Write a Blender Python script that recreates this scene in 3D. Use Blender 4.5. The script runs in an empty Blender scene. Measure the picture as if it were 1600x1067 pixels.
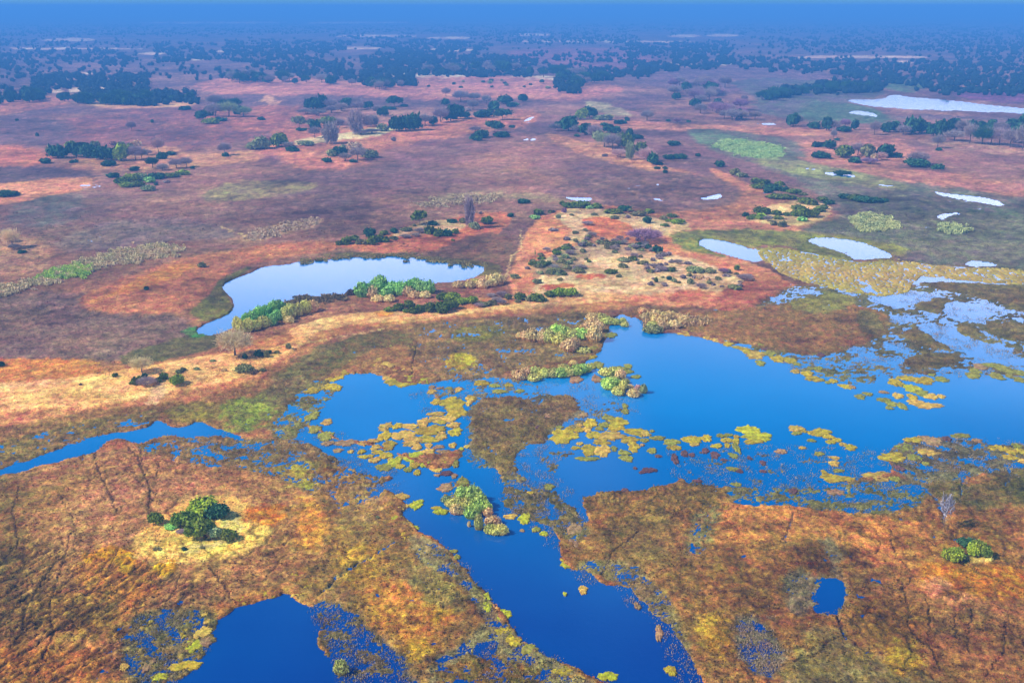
import bpy, math, random
import numpy as np
from mathutils import Vector

# ------------------------------------------------------------------ camera, sky, sun
C = bpy.context.scene
COL = C.collection
W, H = 1600.0, 1067.0
F = 1537.0
HOR = 12.0
PITCH = math.atan((H/2-HOR)/F)
CAMZ = 150.0
cam_d = bpy.data.cameras.new("camera")
cam = bpy.data.objects.new("camera", cam_d)
COL.objects.link(cam)
cam.location = (0, 0, CAMZ)
cam.rotation_euler = (math.pi/2-PITCH, 0, 0)
cam_d.sensor_width = 36
cam_d.lens = F/W*36
cam_d.clip_end = 200000
cam_d.clip_start = 1
C.camera = cam

SUN_EL, SUN_AZ = math.radians(42), math.radians(-98)     # azimuth measured from +Y towards +X
world = bpy.data.worlds.new("World")
C.world = world
world.use_nodes = True
nt = world.node_tree
nt.nodes.clear()
def N(nt, t, **kw):
    n = nt.nodes.new(t)
    for k, v in kw.items():
        if k == 'i':
            for a, b in v.items(): n.inputs[a].default_value = b
        else: setattr(n, k, v)
    return n
wo = N(nt, 'ShaderNodeOutputWorld'); bg = N(nt, 'ShaderNodeBackground')
bg.inputs['Strength'].default_value = 0.09
sky = N(nt, 'ShaderNodeTexSky')
sky.sky_type = 'NISHITA'; sky.sun_disc = False
sky.sun_elevation = SUN_EL; sky.sun_rotation = SUN_AZ
sky.altitude = 300; sky.air_density = 1.3; sky.dust_density = 0.8; sky.ozone_density = 3.0
# soft high cloud in the sky, low over the horizon (mirrored by the far ponds)
tc = N(nt, 'ShaderNodeTexCoord'); sp = N(nt, 'ShaderNodeSeparateXYZ')
nt.links.new(tc.outputs['Generated'], sp.inputs[0])
mp = N(nt, 'ShaderNodeMapping'); mp.inputs['Scale'].default_value = (2.2, 2.2, 7)
nz = N(nt, 'ShaderNodeTexNoise', i={'Scale': 1.7, 'Detail': 4.0, 'Roughness': 0.5})
nt.links.new(tc.outputs['Generated'], mp.inputs[0]); nt.links.new(mp.outputs[0], nz.inputs['Vector'])
ramp = N(nt, 'ShaderNodeValToRGB')
e = ramp.color_ramp.elements
e[0].position = 0.0; e[0].color = (0.06, 0.06, 0.06, 1)
e[1].position = 1.0; e[1].color = (0.0, 0.0, 0.0, 1)
for p, v in ((0.03, 0.0), (0.07, 0.5), (0.13, 0.9), (0.232, 1.0), (0.25, 0.78), (0.268, 0.60), (0.295, 0.36), (0.335, 0.10), (0.38, 0.0), (0.7, 0.0)):
    x = ramp.color_ramp.elements.new(p); x.color = (v, v, v, 1)
nt.links.new(sp.outputs['Z'], ramp.inputs[0])
mr = N(nt, 'ShaderNodeMapRange', i={'From Min': 0.3, 'From Max': 0.65, 'To Min': 0.6, 'To Max': 1.0})
nt.links.new(nz.outputs['Fac'], mr.inputs['Value'])
mm = N(nt, 'ShaderNodeMath', operation='MULTIPLY')
nt.links.new(ramp.outputs[0], mm.inputs[0]); nt.links.new(mr.outputs[0], mm.inputs[1])
# a few thin cloud banks higher up
ra2 = N(nt, 'ShaderNodeValToRGB'); e2 = ra2.color_ramp.elements
e2[0].position = 0.30; e2[0].color = (0, 0, 0, 1); e2[1].position = 0.62; e2[1].color = (0, 0, 0, 1)
for p, v in ((0.36, 0.20), (0.46, 0.12)):
    x = e2.new(p); x.color = (v, v, v, 1)
nt.links.new(sp.outputs['Z'], ra2.inputs[0])
nz2 = N(nt, 'ShaderNodeTexNoise', i={'Scale': 3.1, 'Detail': 3.0, 'Roughness': 0.5}); nt.links.new(tc.outputs['Generated'], nz2.inputs['Vector'])
mr2 = N(nt, 'ShaderNodeMapRange', i={'From Min': 0.5, 'From Max': 0.66, 'To Min': 0.0, 'To Max': 1.0}); nt.links.new(nz2.outputs['Fac'], mr2.inputs[0])
m2 = N(nt, 'ShaderNodeMath', operation='MULTIPLY_ADD', use_clamp=True)
nt.links.new(ra2.outputs[0], m2.inputs[0]); nt.links.new(mr2.outputs[0], m2.inputs[1]); nt.links.new(mm.outputs[0], m2.inputs[2]); mm = m2
mx = N(nt, 'ShaderNodeMix', data_type='RGBA')
CLOUD = (37.0, 34.0, 45.0, 1)
mx.inputs[7].default_value = CLOUD
tint = N(nt, 'ShaderNodeMix', data_type='RGBA', blend_type='MULTIPLY')
tint.inputs[0].default_value = 1.0
tint.inputs[7].default_value = (0.10, 0.78, 1.1, 1)
nt.links.new(sky.outputs[0], tint.inputs[6])
nt.links.new(mm.outputs[0], mx.inputs[0]); nt.links.new(tint.outputs[2], mx.inputs[6])
nt.links.new(mx.outputs[2], bg.inputs['Color']); nt.links.new(bg.outputs[0], wo.inputs[0])

sl = bpy.data.lights.new("sun", 'SUN')
sun = bpy.data.objects.new("sun", sl); COL.objects.link(sun)
sl.energy = 4.8; sl.angle = math.radians(0.6); sl.color = (1.0, 0.93, 0.82)
sd = Vector((math.sin(SUN_AZ)*math.cos(SUN_EL), math.cos(SUN_AZ)*math.cos(SUN_EL), math.sin(SUN_EL)))
sun.rotation_euler = sd.to_track_quat('Z', 'Y').to_euler()
C.view_settings.view_transform = 'Standard'
C.view_settings.look = 'None'
C.view_settings.gamma = 1.0
C.view_settings.exposure = 0.36
# seen colours are turned into albedos by the gain below: picture value / surface albedo in full light, used to turn seen colours into albedos

# ------------------------------------------------------------------ geometry of the view
cp, spi = math.cos(PITCH), math.sin(PITCH)
def unproject(px, py, z=0.0):
    px = np.asarray(px, float); py = np.asarray(py, float)
    u = (px-W/2)/F; v = (H/2-py)/F
    dy = cp+v*spi; dz = -spi+v*cp
    t = (z-CAMZ)/dz
    return u*t, dy*t
def at(px, py):
    x, y = unproject(px, py)
    return float(x), float(y)
def mpp(px, py):
    x, y = at(px, py)
    return (math.cos(PITCH)*y+math.sin(PITCH)*CAMZ)/F
def project(X, Y):
    d = cp*Y+spi*CAMZ
    v = spi*Y-cp*CAMZ
    return W/2+F*X/d, H/2-F*v/d

# ------------------------------------------------------------------ noise
rng = np.random.default_rng(7)
PERM = rng.permutation(256).astype(np.int64)
PERM = np.concatenate([PERM, PERM])
ANG = rng.random(256)*2*np.pi
GX, GY = np.cos(ANG), np.sin(ANG)
def perlin(x, y):
    xi = np.floor(x).astype(np.int64); yi = np.floor(y).astype(np.int64)
    xf = x-xi; yf = y-yi
    u = xf*xf*xf*(xf*(xf*6-15)+10); v = yf*yf*yf*(yf*(yf*6-15)+10)
    def g(i, j, dx, dy):
        h = PERM[(PERM[(xi+i) & 255]+(yi+j)) & 255]
        return GX[h]*dx+GY[h]*dy
    a = g(0, 0, xf, yf); b = g(1, 0, xf-1, yf); c = g(0, 1, xf, yf-1); d = g(1, 1, xf-1, yf-1)
    return ((a+(b-a)*u)*(1-v)+(c+(d-c)*u)*v)*1.5
def fbm(x, y, o=4, r=0.5, off=0.0):
    s = 0; a = 1; t = 0
    for k in range(o):
        s = s+a*perlin(x*2**k+off+17.3*k, y*2**k-off+9.1*k); t += a; a *= r
    return s/t
def cell(x, y, off=0):
    """distance to the nearest and second nearest random point"""
    xi = np.floor(x).astype(np.int64); yi = np.floor(y).astype(np.int64)
    d1 = np.full(x.shape, 9.0); d2 = np.full(x.shape, 9.0); idn = np.zeros(x.shape)
    for i in (-1, 0, 1):
        for j in (-1, 0, 1):
            h = PERM[(PERM[(xi+i+off) & 255]+(yi+j)) & 255]
            cx = xi+i+0.5+0.45*GX[h]; cy = yi+j+0.5+0.45*GY[(h*7) & 255]
            d = np.hypot(cx-x, cy-y)
            m = d < d1
            d2 = np.where(m, d1, np.minimum(d2, d)); idn = np.where(m, h/255.0, idn); d1 = np.where(m, d, d1)
    return d1, d2, idn
def sdist(pts, X, Y):
    """signed distance to a closed polygon, positive inside"""
    P = np.asarray(pts, float); n = len(P)
    d = np.full(X.shape, 1e18); ins = np.zeros(X.shape, bool)
    for i in range(n):
        ax, ay = P[i]; bx, by = P[(i+1) % n]
        ex, ey = bx-ax, by-ay
        L = ex*ex+ey*ey+1e-12
        t = np.clip(((X-ax)*ex+(Y-ay)*ey)/L, 0, 1)
        d = np.minimum(d, (X-ax-t*ex)**2+(Y-ay-t*ey)**2)
        if ay != by:
            c = ((ay > Y) != (by > Y)) & (X < ex*(Y-ay)/(by-ay)+ax)
            ins ^= c
    d = np.sqrt(d)
    return np.where(ins, d, -d)
def ldist(pts, X, Y):
    d = np.full(X.shape, 1e18)
    for (ax, ay), (bx, by) in zip(pts[:-1], pts[1:]):
        ex, ey = bx-ax, by-ay
        t = np.clip(((X-ax)*ex+(Y-ay)*ey)/(ex*ex+ey*ey+1e-12), 0, 1)
        d = np.minimum(d, (X-ax-t*ex)**2+(Y-ay-t*ey)**2)
    return np.sqrt(d)
def sstep(a, b, x):
    t = np.clip((x-a)/(b-a), 0, 1)
    return t*t*(3-2*t)
def lin(c):
    c = np.asarray(c, float)/255.0
    return np.where(c <= 0.04045, c/12.92, ((c+0.055)/1.055)**2.4)
def alb(c):
    return lin(c)/np.array([1.30, 1.22, 1.62])

# ------------------------------------------------------------------ the ground sheet: one vertex per spot on the land, finer near by
cols = np.concatenate([np.linspace(-900, -160, 40, endpoint=False), np.arange(-160, 1760, 1.9), np.linspace(1760, 2500, 40)])
rows = [15.2]
while rows[-1] < 1200:
    r = rows[-1]
    rows.append(r+(0.5 if r < 30 else 1.0 if r < 150 else 1.35 if r < 400 else 1.8))
rows += [1260, 1350, 1500]
rows = np.array(rows[::-1])
PX, PY = np.meshgrid(cols, rows)
GXw, GYw = unproject(PX, PY)
SH = PX.shape
PX = PX.ravel(); PY = PY.ravel(); X = GXw.ravel(); Y = GYw.ravel()
MP = (cp*Y+spi*CAMZ)/F                                     # metres across one picture dot at that distance
print("ground verts", PX.size)

hh = np.full(X.shape, 0.55)                                # height above the water
cc = np.zeros((X.size, 3))
rough = np.full(X.shape, 1.0)                              # tussock relief
def rowcol(tab, y):
    ys = [t[0] for t in tab]
    return np.stack([np.interp(y, ys, [alb(t[1])[k] for t in tab]) for k in range(3)], 1)
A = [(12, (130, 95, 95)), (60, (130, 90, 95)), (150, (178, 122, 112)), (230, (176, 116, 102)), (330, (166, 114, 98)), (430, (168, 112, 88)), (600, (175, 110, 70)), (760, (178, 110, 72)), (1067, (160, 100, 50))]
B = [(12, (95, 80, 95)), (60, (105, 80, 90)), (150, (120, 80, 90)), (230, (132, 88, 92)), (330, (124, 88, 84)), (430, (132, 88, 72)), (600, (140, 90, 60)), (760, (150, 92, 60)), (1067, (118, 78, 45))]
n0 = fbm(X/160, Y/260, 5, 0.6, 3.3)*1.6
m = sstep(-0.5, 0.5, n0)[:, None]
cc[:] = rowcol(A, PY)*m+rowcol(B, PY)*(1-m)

def box(pts, pad):
    p = np.asarray(pts, float)
    return (PX > p[:, 0].min()-pad) & (PX < p[:, 0].max()+pad) & (PY > p[:, 1].min()-pad) & (PY < p[:, 1].max()+pad)
def chaikin(pts, n):
    p = np.asarray(pts, float)
    for _ in range(n):
        q = np.roll(p, -1, 0)
        p = np.stack([p*.75+q*.25, p*.25+q*.75], 1).reshape(-1, 2)
    return p
def field(pts, soft, amp, ns=14.0, seed=0.0):
    pts = chaikin(pts, 1 if len(pts) > 18 else 2)
    """how far inside an outline (in dots), with a ragged edge"""
    I = np.nonzero(box(pts, soft*2+amp*2+6))[0]
    p = np.asarray(pts, float)
    s = mpp(p[:, 0].mean(), max(p[:, 1].mean(), 18))
    wx, wy = unproject(p[:, 0], p[:, 1])
    # squeeze depth so that distances are even-handed between the two directions
    q = max(1.0, 0.45/max(0.02, (p[:, 1].mean()-HOR)/F))
    d = sdist(np.stack([wx/s, wy/s/q], 1), X[I]/s, Y[I]/s/q)
    if amp:
        d = d+amp*1.9*fbm(X[I]/s/ns, Y[I]/s/q/ns, 4, 0.65, seed+p[0, 0]*0.13)+amp*1.3*fbm(X[I]/s/ns/3.5, Y[I]/s/q/ns/3.5, 2, 0.5, seed+p[0, 1]*0.11)
    return I, d, s, q
def paint(pts, ca, cb=None, soft=4, amp=7, a=1.0, ns=14.0, vs=9.0, h=None, r=None):
    if np.mean([p[1] for p in pts]) > 700 and h is None: soft, amp = soft*1.6, amp*2.2
    I, d, s, q = field(pts, soft, amp, ns)
    w = sstep(-soft, soft, d)*a
    if cb is None: cb = ca
    n = fbm(X[I]/s/vs, Y[I]/s/q/vs, 4, 0.65, 5.1+pts[0][1]*0.07)+0.7*fbm(X[I]/s/vs/4, Y[I]/s/q/vs/4, 3, 0.6, 1.1+pts[0][1]*0.03)
    k = sstep(-0.35, 0.35, n)[:, None]
    c = alb(ca)*k+alb(cb)*(1-k)
    w1 = w[:, None]
    cc[I] = cc[I]*(1-w1)+c*w1
    if h is not None: hh[I] = hh[I]*(1-w)+h*w
    if r is not None: rough[I] = rough[I]*(1-w)+r*w
def water(pts, soft=1.2, amp=3.2, ns=8.0, depth=-1.2):
    I, d, s, q = field(pts, soft, amp, ns)
    w = sstep(-soft*1.8, soft*1.8, d)
    hh[I] = hh[I]*(1-w)+depth*w
    rough[I] *= (1-w)
def marsh(pts, level, vary, ca, cb, vs=6.0, soft=6, amp=6, o=4, a=1.0, ani=1.0):
    """wet ground whose tussocks stand in and out of the water"""
    I, d, s, q = field(pts, soft, amp)
    w = sstep(-soft, soft, d)*a
    n = fbm(X[I]/s/vs/ani, Y[I]/s/q/vs, o, 0.72, 8.8+pts[0][0]*0.031)
    n2 = fbm(X[I]/s/30, Y[I]/s/q/30, 3, 0.5, 2.2+pts[0][0]*0.017)
    hnew = level+vary*(n+0.9*n2)
    hh[I] = hh[I]*(1-w)+hnew*w
    rough[I] = rough[I]*(1-w)+0.25*w
    k = sstep(-0.3, 0.35, fbm(X[I]/s/12, Y[I]/s/q/12, 4, 0.65, 1.7+pts[0][1]*0.03))[:, None]
    c = alb(ca)*k+alb(cb)*(1-k)
    cc[I] = cc[I]*(1-w[:, None])+c*w[:, None]
def track(pts, wd, col=(44, 32, 24), deep=0.32, a=0.85, wig=2.2):
    """trodden channel or path"""
    p = np.asarray(pts, float)
    I = np.nonzero(box(pts, wd*4+8))[0]
    s = mpp(p[:, 0].mean(), p[:, 1].mean())
    wx, wy = unproject(p[:, 0], p[:, 1])
    q = max(1.0, 0.6/max(0.02, (p[:, 1].mean()-HOR)/F))
    ux = X[I]/s+wig*fbm(X[I]/s/11, Y[I]/s/11, 2, 0.5, 4.4)*2
    uy = Y[I]/s/q+wig*fbm(X[I]/s/11, Y[I]/s/11, 2, 0.5, 7.4)*2
    d = ldist(list(zip(wx/s, wy/s/q)), ux, uy)
    w = (1-sstep(wd*0.35, wd*1.2, d))
    hh[I] = np.maximum(hh[I]-deep*w, np.minimum(hh[I], 0.12)) if deep < .5 else hh[I]-deep*w
    cc[I] = cc[I]*(1-w[:, None]*a)+alb(col)*w[:, None]*a

# broad cover, back to front ------------------------------------------------
P = paint
# far pale clearings and reddish grassland
for (x, y, w_, h_) in [(590, 57, 90, 3), (700, 60, 50, 3), (830, 55, 44, 2.5), (1070, 57, 34, 3), (1130, 56, 40, 3), (560, 36, 120, 2), (330, 36, 160, 2), (110, 63, 60, 3.5),
        (35, 76, 28, 2.5), (130, 77, 140, 2), (238, 84, 28, 3), (300, 93, 40, 4), (355, 81, 30, 3), (560, 76, 50, 3), (700, 79, 60, 3), (90, 122, 60, 2.5), (130, 115, 30, 2.5),
        (60, 145, 26, 5), (85, 143, 20, 5), (128, 141, 30, 6), (165, 138, 10, 4), (1130, 99, 26, 6), (1065, 101, 34, 3), (590, 113, 20, 5), (620, 117, 30, 8), (650, 118, 40, 6), (700, 121, 60, 5),
        (830, 123, 60, 6), (875, 122, 30, 5), (920, 135, 14, 3), (1170, 115, 14, 2), (1415, 98, 14, 4), (1340, 90, 160, 3), (1000, 66, 120, 2), (880, 65, 120, 3)]:
    w_ *= 1.5; h_ *= 1.35
    paint([(x-w_/2, y), (x-w_/4, y-h_/2), (x+w_/3, y-h_/2), (x+w_/2, y), (x+w_/4, y+h_/2), (x-w_/3, y+h_/2)], (255, 215, 195), (238, 180, 160), soft=1.2, amp=2, r=0.3)
P([(760, 78), (1000, 72), (1040, 95), (960, 118), (850, 100)], (165, 95, 105), (140, 85, 105), soft=6)
P([(300, 126), (420, 118), (560, 128), (760, 118), (900, 128), (1000, 140), (860, 160), (560, 156), (330, 150)], (225, 140, 120), (190, 115, 110), soft=5, amp=8)
P([(320, 148), (560, 150), (700, 158), (880, 155), (820, 172), (500, 168), (360, 166)], (135, 92, 98), (120, 84, 92), soft=5)
P([(940, 118), (1190, 100), (1330, 118), (1190, 152), (1040, 140)], (145, 100, 110), (125, 90, 105), soft=3, amp=3)
P([(-150, 165), (60, 150), (110, 152), (120, 165), (-150, 200)], (215, 130, 100), (180, 110, 100), soft=5)
P([(120, 158), (310, 158), (312, 167), (160, 172)], (235, 170, 130), (220, 150, 115), soft=1.5, amp=2)
P([(150, 172), (420, 168), (440, 200), (300, 240), (120, 232), (60, 205)], (170, 100, 95), (135, 88, 95), soft=8)
P([(-150, 190), (90, 180), (130, 215), (60, 235), (-150, 245)], (118, 84, 95), (135, 90, 95), soft=10)
P([(-150, 235), (70, 225), (90, 262), (-150, 275)], (215, 125, 95), (190, 105, 90), soft=8)
P([(-150, 260), (120, 262), (170, 280), (60, 295), (-150, 300)], (105, 76, 85), (120, 84, 85), soft=6)
P([(-150, 300), (60, 282), (160, 275), (130, 300), (30, 322), (-150, 330)], (228, 150, 110), (205, 125, 95), soft=5, amp=6)
P([(290, 178), (480, 160), (520, 190), (480, 210), (330, 205)], (205, 120, 100), (170, 100, 95), soft=6)
P([(420, 145), (440, 160), (430, 165), (400, 160)], (235, 165, 135), soft=3)
P([(390, 205), (560, 195), (660, 190), (840, 168), (850, 195), (700, 215), (600, 232), (560, 262), (480, 265), (400, 240)], (220, 135, 105), (185, 110, 95), soft=7, amp=8)
P([(450, 222), (500, 214), (610, 198), (640, 196), (600, 212), (520, 222), (470, 230)], (252, 225, 170), (240, 195, 150), soft=3, amp=5, r=0.4)
P([(130, 240), (240, 224), (300, 240), (400, 238), (420, 250), (330, 262), (250, 268), (80, 262)], (225, 155, 115), (190, 120, 95), soft=6, amp=8)
P([(850, 205), (960, 235), (1040, 262), (1090, 268), (1120, 300), (1040, 275), (940, 252), (860, 222)], (222, 150, 115), (190, 120, 95), soft=6)
P([(880, 185), (1100, 196), (1310, 202), (1310, 216), (1050, 204), (900, 200)], (232, 150, 120), (210, 130, 110), soft=3, amp=4)
P([(910, 160), (950, 162), (990, 178), (980, 184), (930, 176)], (200, 175, 140), (180, 150, 120), soft=4)
P([(1270, 208), (1400, 212), (1440, 240), (1420, 262), (1300, 262), (1250, 255), (1240, 235)], (206, 132, 110), (184, 116, 104), soft=6)
P([(1290, 262), (1420, 262), (1560, 285), (1700, 300), (1700, 330), (1540, 300), (1400, 288), (1300, 275)], (204, 130, 110), (180, 112, 102), soft=5)
P([(1420, 220), (1520, 240), (1700, 255), (1700, 235), (1500, 225)], (205, 150, 130), (180, 120, 110), soft=6)
P([(1360, 185), (1620, 190), (1700, 200), (1700, 192), (1560, 182), (1400, 180)], (125, 90, 110), (150, 115, 115), soft=4)
P([(1130, 120), (1330, 128), (1400, 150), (1330, 160), (1310, 178), (1240, 192), (1180, 175), (1180, 155)], (120, 95, 110), (110, 105, 95), soft=5)
P([(1250, 160), (1330, 160), (1420, 190), (1300, 195), (1240, 185)], (90, 110, 85), (110, 110, 90), soft=6)
P([(1370, 128), (1450, 124), (1470, 140), (1390, 146)], (110, 125, 85), (130, 110, 100), soft=4)
P([(1460, 144), (1700, 140), (1700, 165), (1540, 160)], (150, 80, 125), (120, 70, 110), soft=4)
# green and grey wetland to the right
P([(1075, 200), (1180, 208), (1260, 225), (1250, 262), (1300, 270), (1420, 285), (1700, 325), (1700, 470), (1420, 430), (1330, 355), (1300, 330), (1260, 285), (1150, 250), (1090, 225)], (114, 110, 92), (128, 102, 96), soft=9, amp=10)
P([(1076, 203), (1130, 205), (1160, 220), (1110, 232), (1085, 222)], (116, 130, 98), (122, 114, 96), soft=8)
P([(1110, 228), (1135, 216), (1200, 222), (1232, 235), (1215, 250), (1160, 245)], (168, 178, 118), (140, 158, 106), soft=5, amp=9)
P([(1170, 250), (1260, 252), (1440, 292), (1400, 300), (1290, 285), (1200, 262)], (160, 152, 98), (138, 124, 90), soft=5)
P([(1290, 300), (1440, 300), (1480, 330), (1420, 345), (1330, 330)], (105, 88, 90), (120, 110, 85), soft=6)
P([(1320, 340), (1390, 335), (1460, 360), (1450, 380), (1340, 372)], (170, 170, 105), (135, 140, 90), soft=5)
P([(1440, 355), (1600, 345), (1700, 400), (1560, 405), (1470, 395)], (108, 120, 84), (112, 100, 98), soft=8)
P([(1480, 320), (1600, 330), (1640, 360), (1500, 350)], (130, 105, 110), (110, 120, 80), soft=6)
# pinkish rims and sandy islands, middle distance
P([(920, 330), (1060, 335), (1160, 318), (1150, 300), (1100, 262), (1130, 268), (1190, 300), (1290, 322), (1310, 345), (1290, 362), (1200, 368), (1100, 360), (1040, 372), (960, 360)], (216, 138, 104), (200, 124, 96), soft=3, amp=4, r=0.6, h=0.9)
P([(1165, 343), (1200, 322), (1250, 315), (1300, 322), (1296, 346), (1240, 356), (1190, 352)], (245, 198, 140), (235, 180, 125), soft=3, amp=4, r=0.4, h=1.1)
P([(960, 268), (1100, 270), (1165, 300), (1150, 318), (1050, 330), (900, 318), (830, 300)], (128, 90, 90), (150, 104, 96), soft=6, amp=6)
P([(640, 330), (760, 305), (880, 320), (900, 312), (820, 302), (700, 300)], (180, 145, 110), (150, 110, 90), soft=5)
P([(370, 375), (420, 352), (500, 342), (505, 352), (430, 372), (385, 380)], (195, 150, 120), (170, 125, 100), soft=4)
P([(310, 305), (360, 285), (430, 283), (520, 290), (420, 310), (330, 318)], (165, 140, 95), (140, 110, 85), soft=6)
P([(70, 385), (160, 345), (300, 340), (400, 372), (250, 380), (130, 400)], (140, 106, 98), (120, 94, 92), soft=8)
P([(40, 310), (130, 300), (140, 340), (60, 360), (0, 345)], (105, 95, 88), (120, 90, 88), soft=8)
P([(-150, 370), (60, 365), (90, 400), (50, 440), (-150, 460)], (185, 130, 100), (150, 105, 85), soft=6)
P([(-150, 450), (110, 455), (240, 480), (330, 520), (250, 560), (130, 570), (-150, 565)], (142, 102, 92), (116, 84, 76), soft=8)
P([(110, 470), (230, 420), (330, 395), (520, 372), (540, 392), (430, 405), (350, 425), (330, 470), (230, 500), (150, 485)], (205, 125, 85), (185, 110, 78), soft=6, r=0.7)
P([(190, 450), (240, 425), (310, 408), (300, 425), (220, 455), (130, 478)], (225, 145, 70), (210, 125, 65), soft=5)
P([(525, 388), (560, 378), (680, 352), (700, 342), (780, 330), (800, 335), (790, 360), (750, 388), (700, 392), (600, 398)], (225, 130, 92), (205, 115, 85), soft=3, amp=4, r=0.6)
P([(660, 345), (700, 345), (740, 352), (720, 362), (650, 368), (600, 372)], (240, 195, 150), (225, 165, 120), soft=3, amp=4)
P([(690, 385), (760, 362), (800, 372), (815, 400), (790, 425), (750, 418), (680, 405)], (150, 100, 80), (130, 95, 72), soft=5)
P([(480, 400), (560, 394), (700, 404), (770, 410), (790, 425), (770, 440), (600, 402)], (125, 105, 55), (110, 90, 52), soft=3, amp=3, h=0.9, r=1.2)
P([(800, 420), (820, 370), (850, 335), (930, 318), (1040, 335), (1130, 395), (1240, 440), (1260, 470), (1180, 485), (1000, 478), (850, 470), (790, 455)], (234, 152, 110), (218, 126, 88), soft=3, amp=5, r=0.6, h=0.9)
P([(862, 350), (880, 325), (960, 330), (1040, 345), (1080, 352), (1070, 368), (990, 372), (930, 360), (900, 385), (860, 400), (830, 420), (845, 440), (830, 462), (900, 470), (1000, 462), (1120, 460), (1170, 445), (1120, 420), (1060, 400), (1000, 395), (960, 380), (900, 392)], (247, 202, 158), (238, 178, 130), soft=3, amp=6, r=0.4, h=1.2)
P([(830, 345), (880, 345), (890, 365), (886, 382), (850, 398), (815, 395)], (230, 138, 92), (236, 152, 105), soft=3)
P([(905, 345), (950, 340), (990, 355), (995, 372), (935, 374), (915, 362)], (236, 134, 84), (226, 124, 78), soft=2.5, amp=3)
P([(895, 432), (935, 430), (960, 436), (905, 440)], (225, 115, 75), soft=2)
P([(840, 448), (900, 444), (905, 452), (850, 458)], (220, 120, 75), (210, 110, 70), soft=2.5)
P([(1040, 466), (1060, 456), (1110, 458), (1110, 472), (1060, 478)], (222, 132, 94), (210, 118, 84), soft=2.5)
P([(1110, 465), (1200, 432), (1250, 450), (1260, 475), (1200, 492), (1120, 490)], (190, 110, 80), (170, 95, 72), soft=5)
P([(870, 395), (925, 378), (1000, 380), (1030, 395), (1010, 400), (930, 402), (900, 412), (920, 425), (850, 435), (830, 430)], (155, 125, 95), (135, 105, 85), soft=4, amp=7, a=0.7)
# the long sandy spit
P([(-150, 600), (60, 590), (150, 575), (330, 560), (450, 520), (560, 495), (720, 470), (860, 462), (1000, 470), (1000, 482), (880, 490), (760, 496), (640, 505), (540, 520), (480, 548), (400, 595), (300, 630), (150, 650), (-150, 700)], (205, 135, 85), (190, 115, 75), soft=4, amp=5, h=0.8)
P([(-150, 600), (30, 595), (150, 590), (250, 570), (370, 553), (440, 545), (480, 522), (500, 525), (430, 570), (370, 598), (300, 612), (220, 628), (120, 640), (-150, 655)], (247, 180, 116), (238, 162, 100), soft=4, amp=5, h=1.3, r=0.45)
P([(440, 520), (520, 492), (575, 492), (620, 485), (700, 490), (780, 478), (900, 458), (1000, 462), (950, 474), (830, 484), (700, 496), (600, 506), (520, 515), (470, 532)], (244, 186, 126), (234, 160, 104), soft=3, amp=4, h=1.1, r=0.45)
P([(580, 488), (620, 488), (610, 498), (590, 500)], (215, 140, 60), soft=3)
P([(240, 605), (262, 600), (255, 625), (232, 642), (222, 640)], (240, 185, 140), (225, 160, 120), soft=2.5)
P([(-150, 575), (30, 560), (140, 565), (170, 582), (100, 598), (-150, 608)], (215, 135, 65), (205, 120, 60), soft=4)
P([(380, 520), (480, 485), (560, 468), (700, 462), (780, 448), (800, 455), (700, 472), (560, 488), (460, 512), (400, 532)], (185, 120, 90), (160, 100, 75), soft=4, amp=5)
P([(520, 458), (560, 460), (480, 476), (430, 482), (440, 470)], (110, 85, 52), (95, 72, 48), soft=2.5)
P([(180, 560), (300, 520), (345, 524), (345, 545), (290, 558), (200, 575)], (110, 95, 55), (95, 80, 50), soft=4)
P([(320, 470), (340, 440), (370, 425), (400, 415), (380, 430), (350, 445), (358, 470), (372, 482), (350, 496), (320, 505), (290, 490)], (125, 115, 45), (110, 90, 50), soft=3, amp=3)
P([(285, 515), (318, 512), (320, 530), (295, 530)], (70, 140, 65), (90, 110, 60), soft=3)
# near shore of the spit: brown to olive fringe
P([(-150, 690), (60, 660), (160, 640), (300, 632), (420, 590), (500, 545), (560, 520), (640, 508), (780, 500), (900, 490), (960, 486), (960, 560), (700, 600), (500, 600), (430, 660), (300, 680), (0, 720), (-150, 740)], (165, 115, 65), (140, 95, 58), soft=5, amp=6, r=1.4)
P([(410, 600), (500, 540), (560, 530), (620, 530), (560, 552), (500, 595), (450, 640), (400, 650)], (130, 112, 62), (118, 92, 54), soft=8, amp=12)
P([(340, 640), (370, 620), (420, 620), (440, 640), (400, 680), (350, 672)], (140, 145, 48), (120, 108, 55), soft=10, amp=14, r=1.5, vs=6)
P([(250, 640), (330, 625), (350, 650), (310, 665), (260, 662)], (150, 125, 50), (120, 95, 50), soft=5)
# brown grass of the near left plain
P([(-200, 770), (60, 735), (180, 700), (320, 690), (430, 720), (520, 780), (540, 860), (450, 910), (300, 960), (200, 1030), (180, 1300), (-300, 1300)], (180, 122, 82), (152, 102, 70), soft=6, amp=7, r=1.2)
P([(-200, 740), (40, 735), (60, 800), (30, 900), (60, 1000), (-200, 1020)], (118, 90, 52), (140, 90, 55), soft=18)
P([(100, 780), (240, 740), (380, 760), (340, 800), (180, 880), (80, 860)], (188, 128, 96), (166, 110, 82), soft=16)
P([(-200, 1000), (80, 1010), (200, 1020), (190, 1300), (-200, 1300)], (198, 126, 60), (168, 104, 54), soft=14)
P([(120, 860), (200, 850), (260, 900), (200, 970), (140, 950)], (198, 128, 60), (180, 110, 55), soft=14)
P([(20, 920), (200, 930), (230, 1000), (60, 1010)], (150, 108, 50), (125, 88, 48), soft=16)
P([(200, 850), (230, 825), (280, 790), (330, 772), (400, 790), (440, 830), (380, 870), (290, 882), (225, 880)], (236, 180, 112), (218, 158, 96), soft=7, amp=7, r=0.9, h=0.9)
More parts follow.
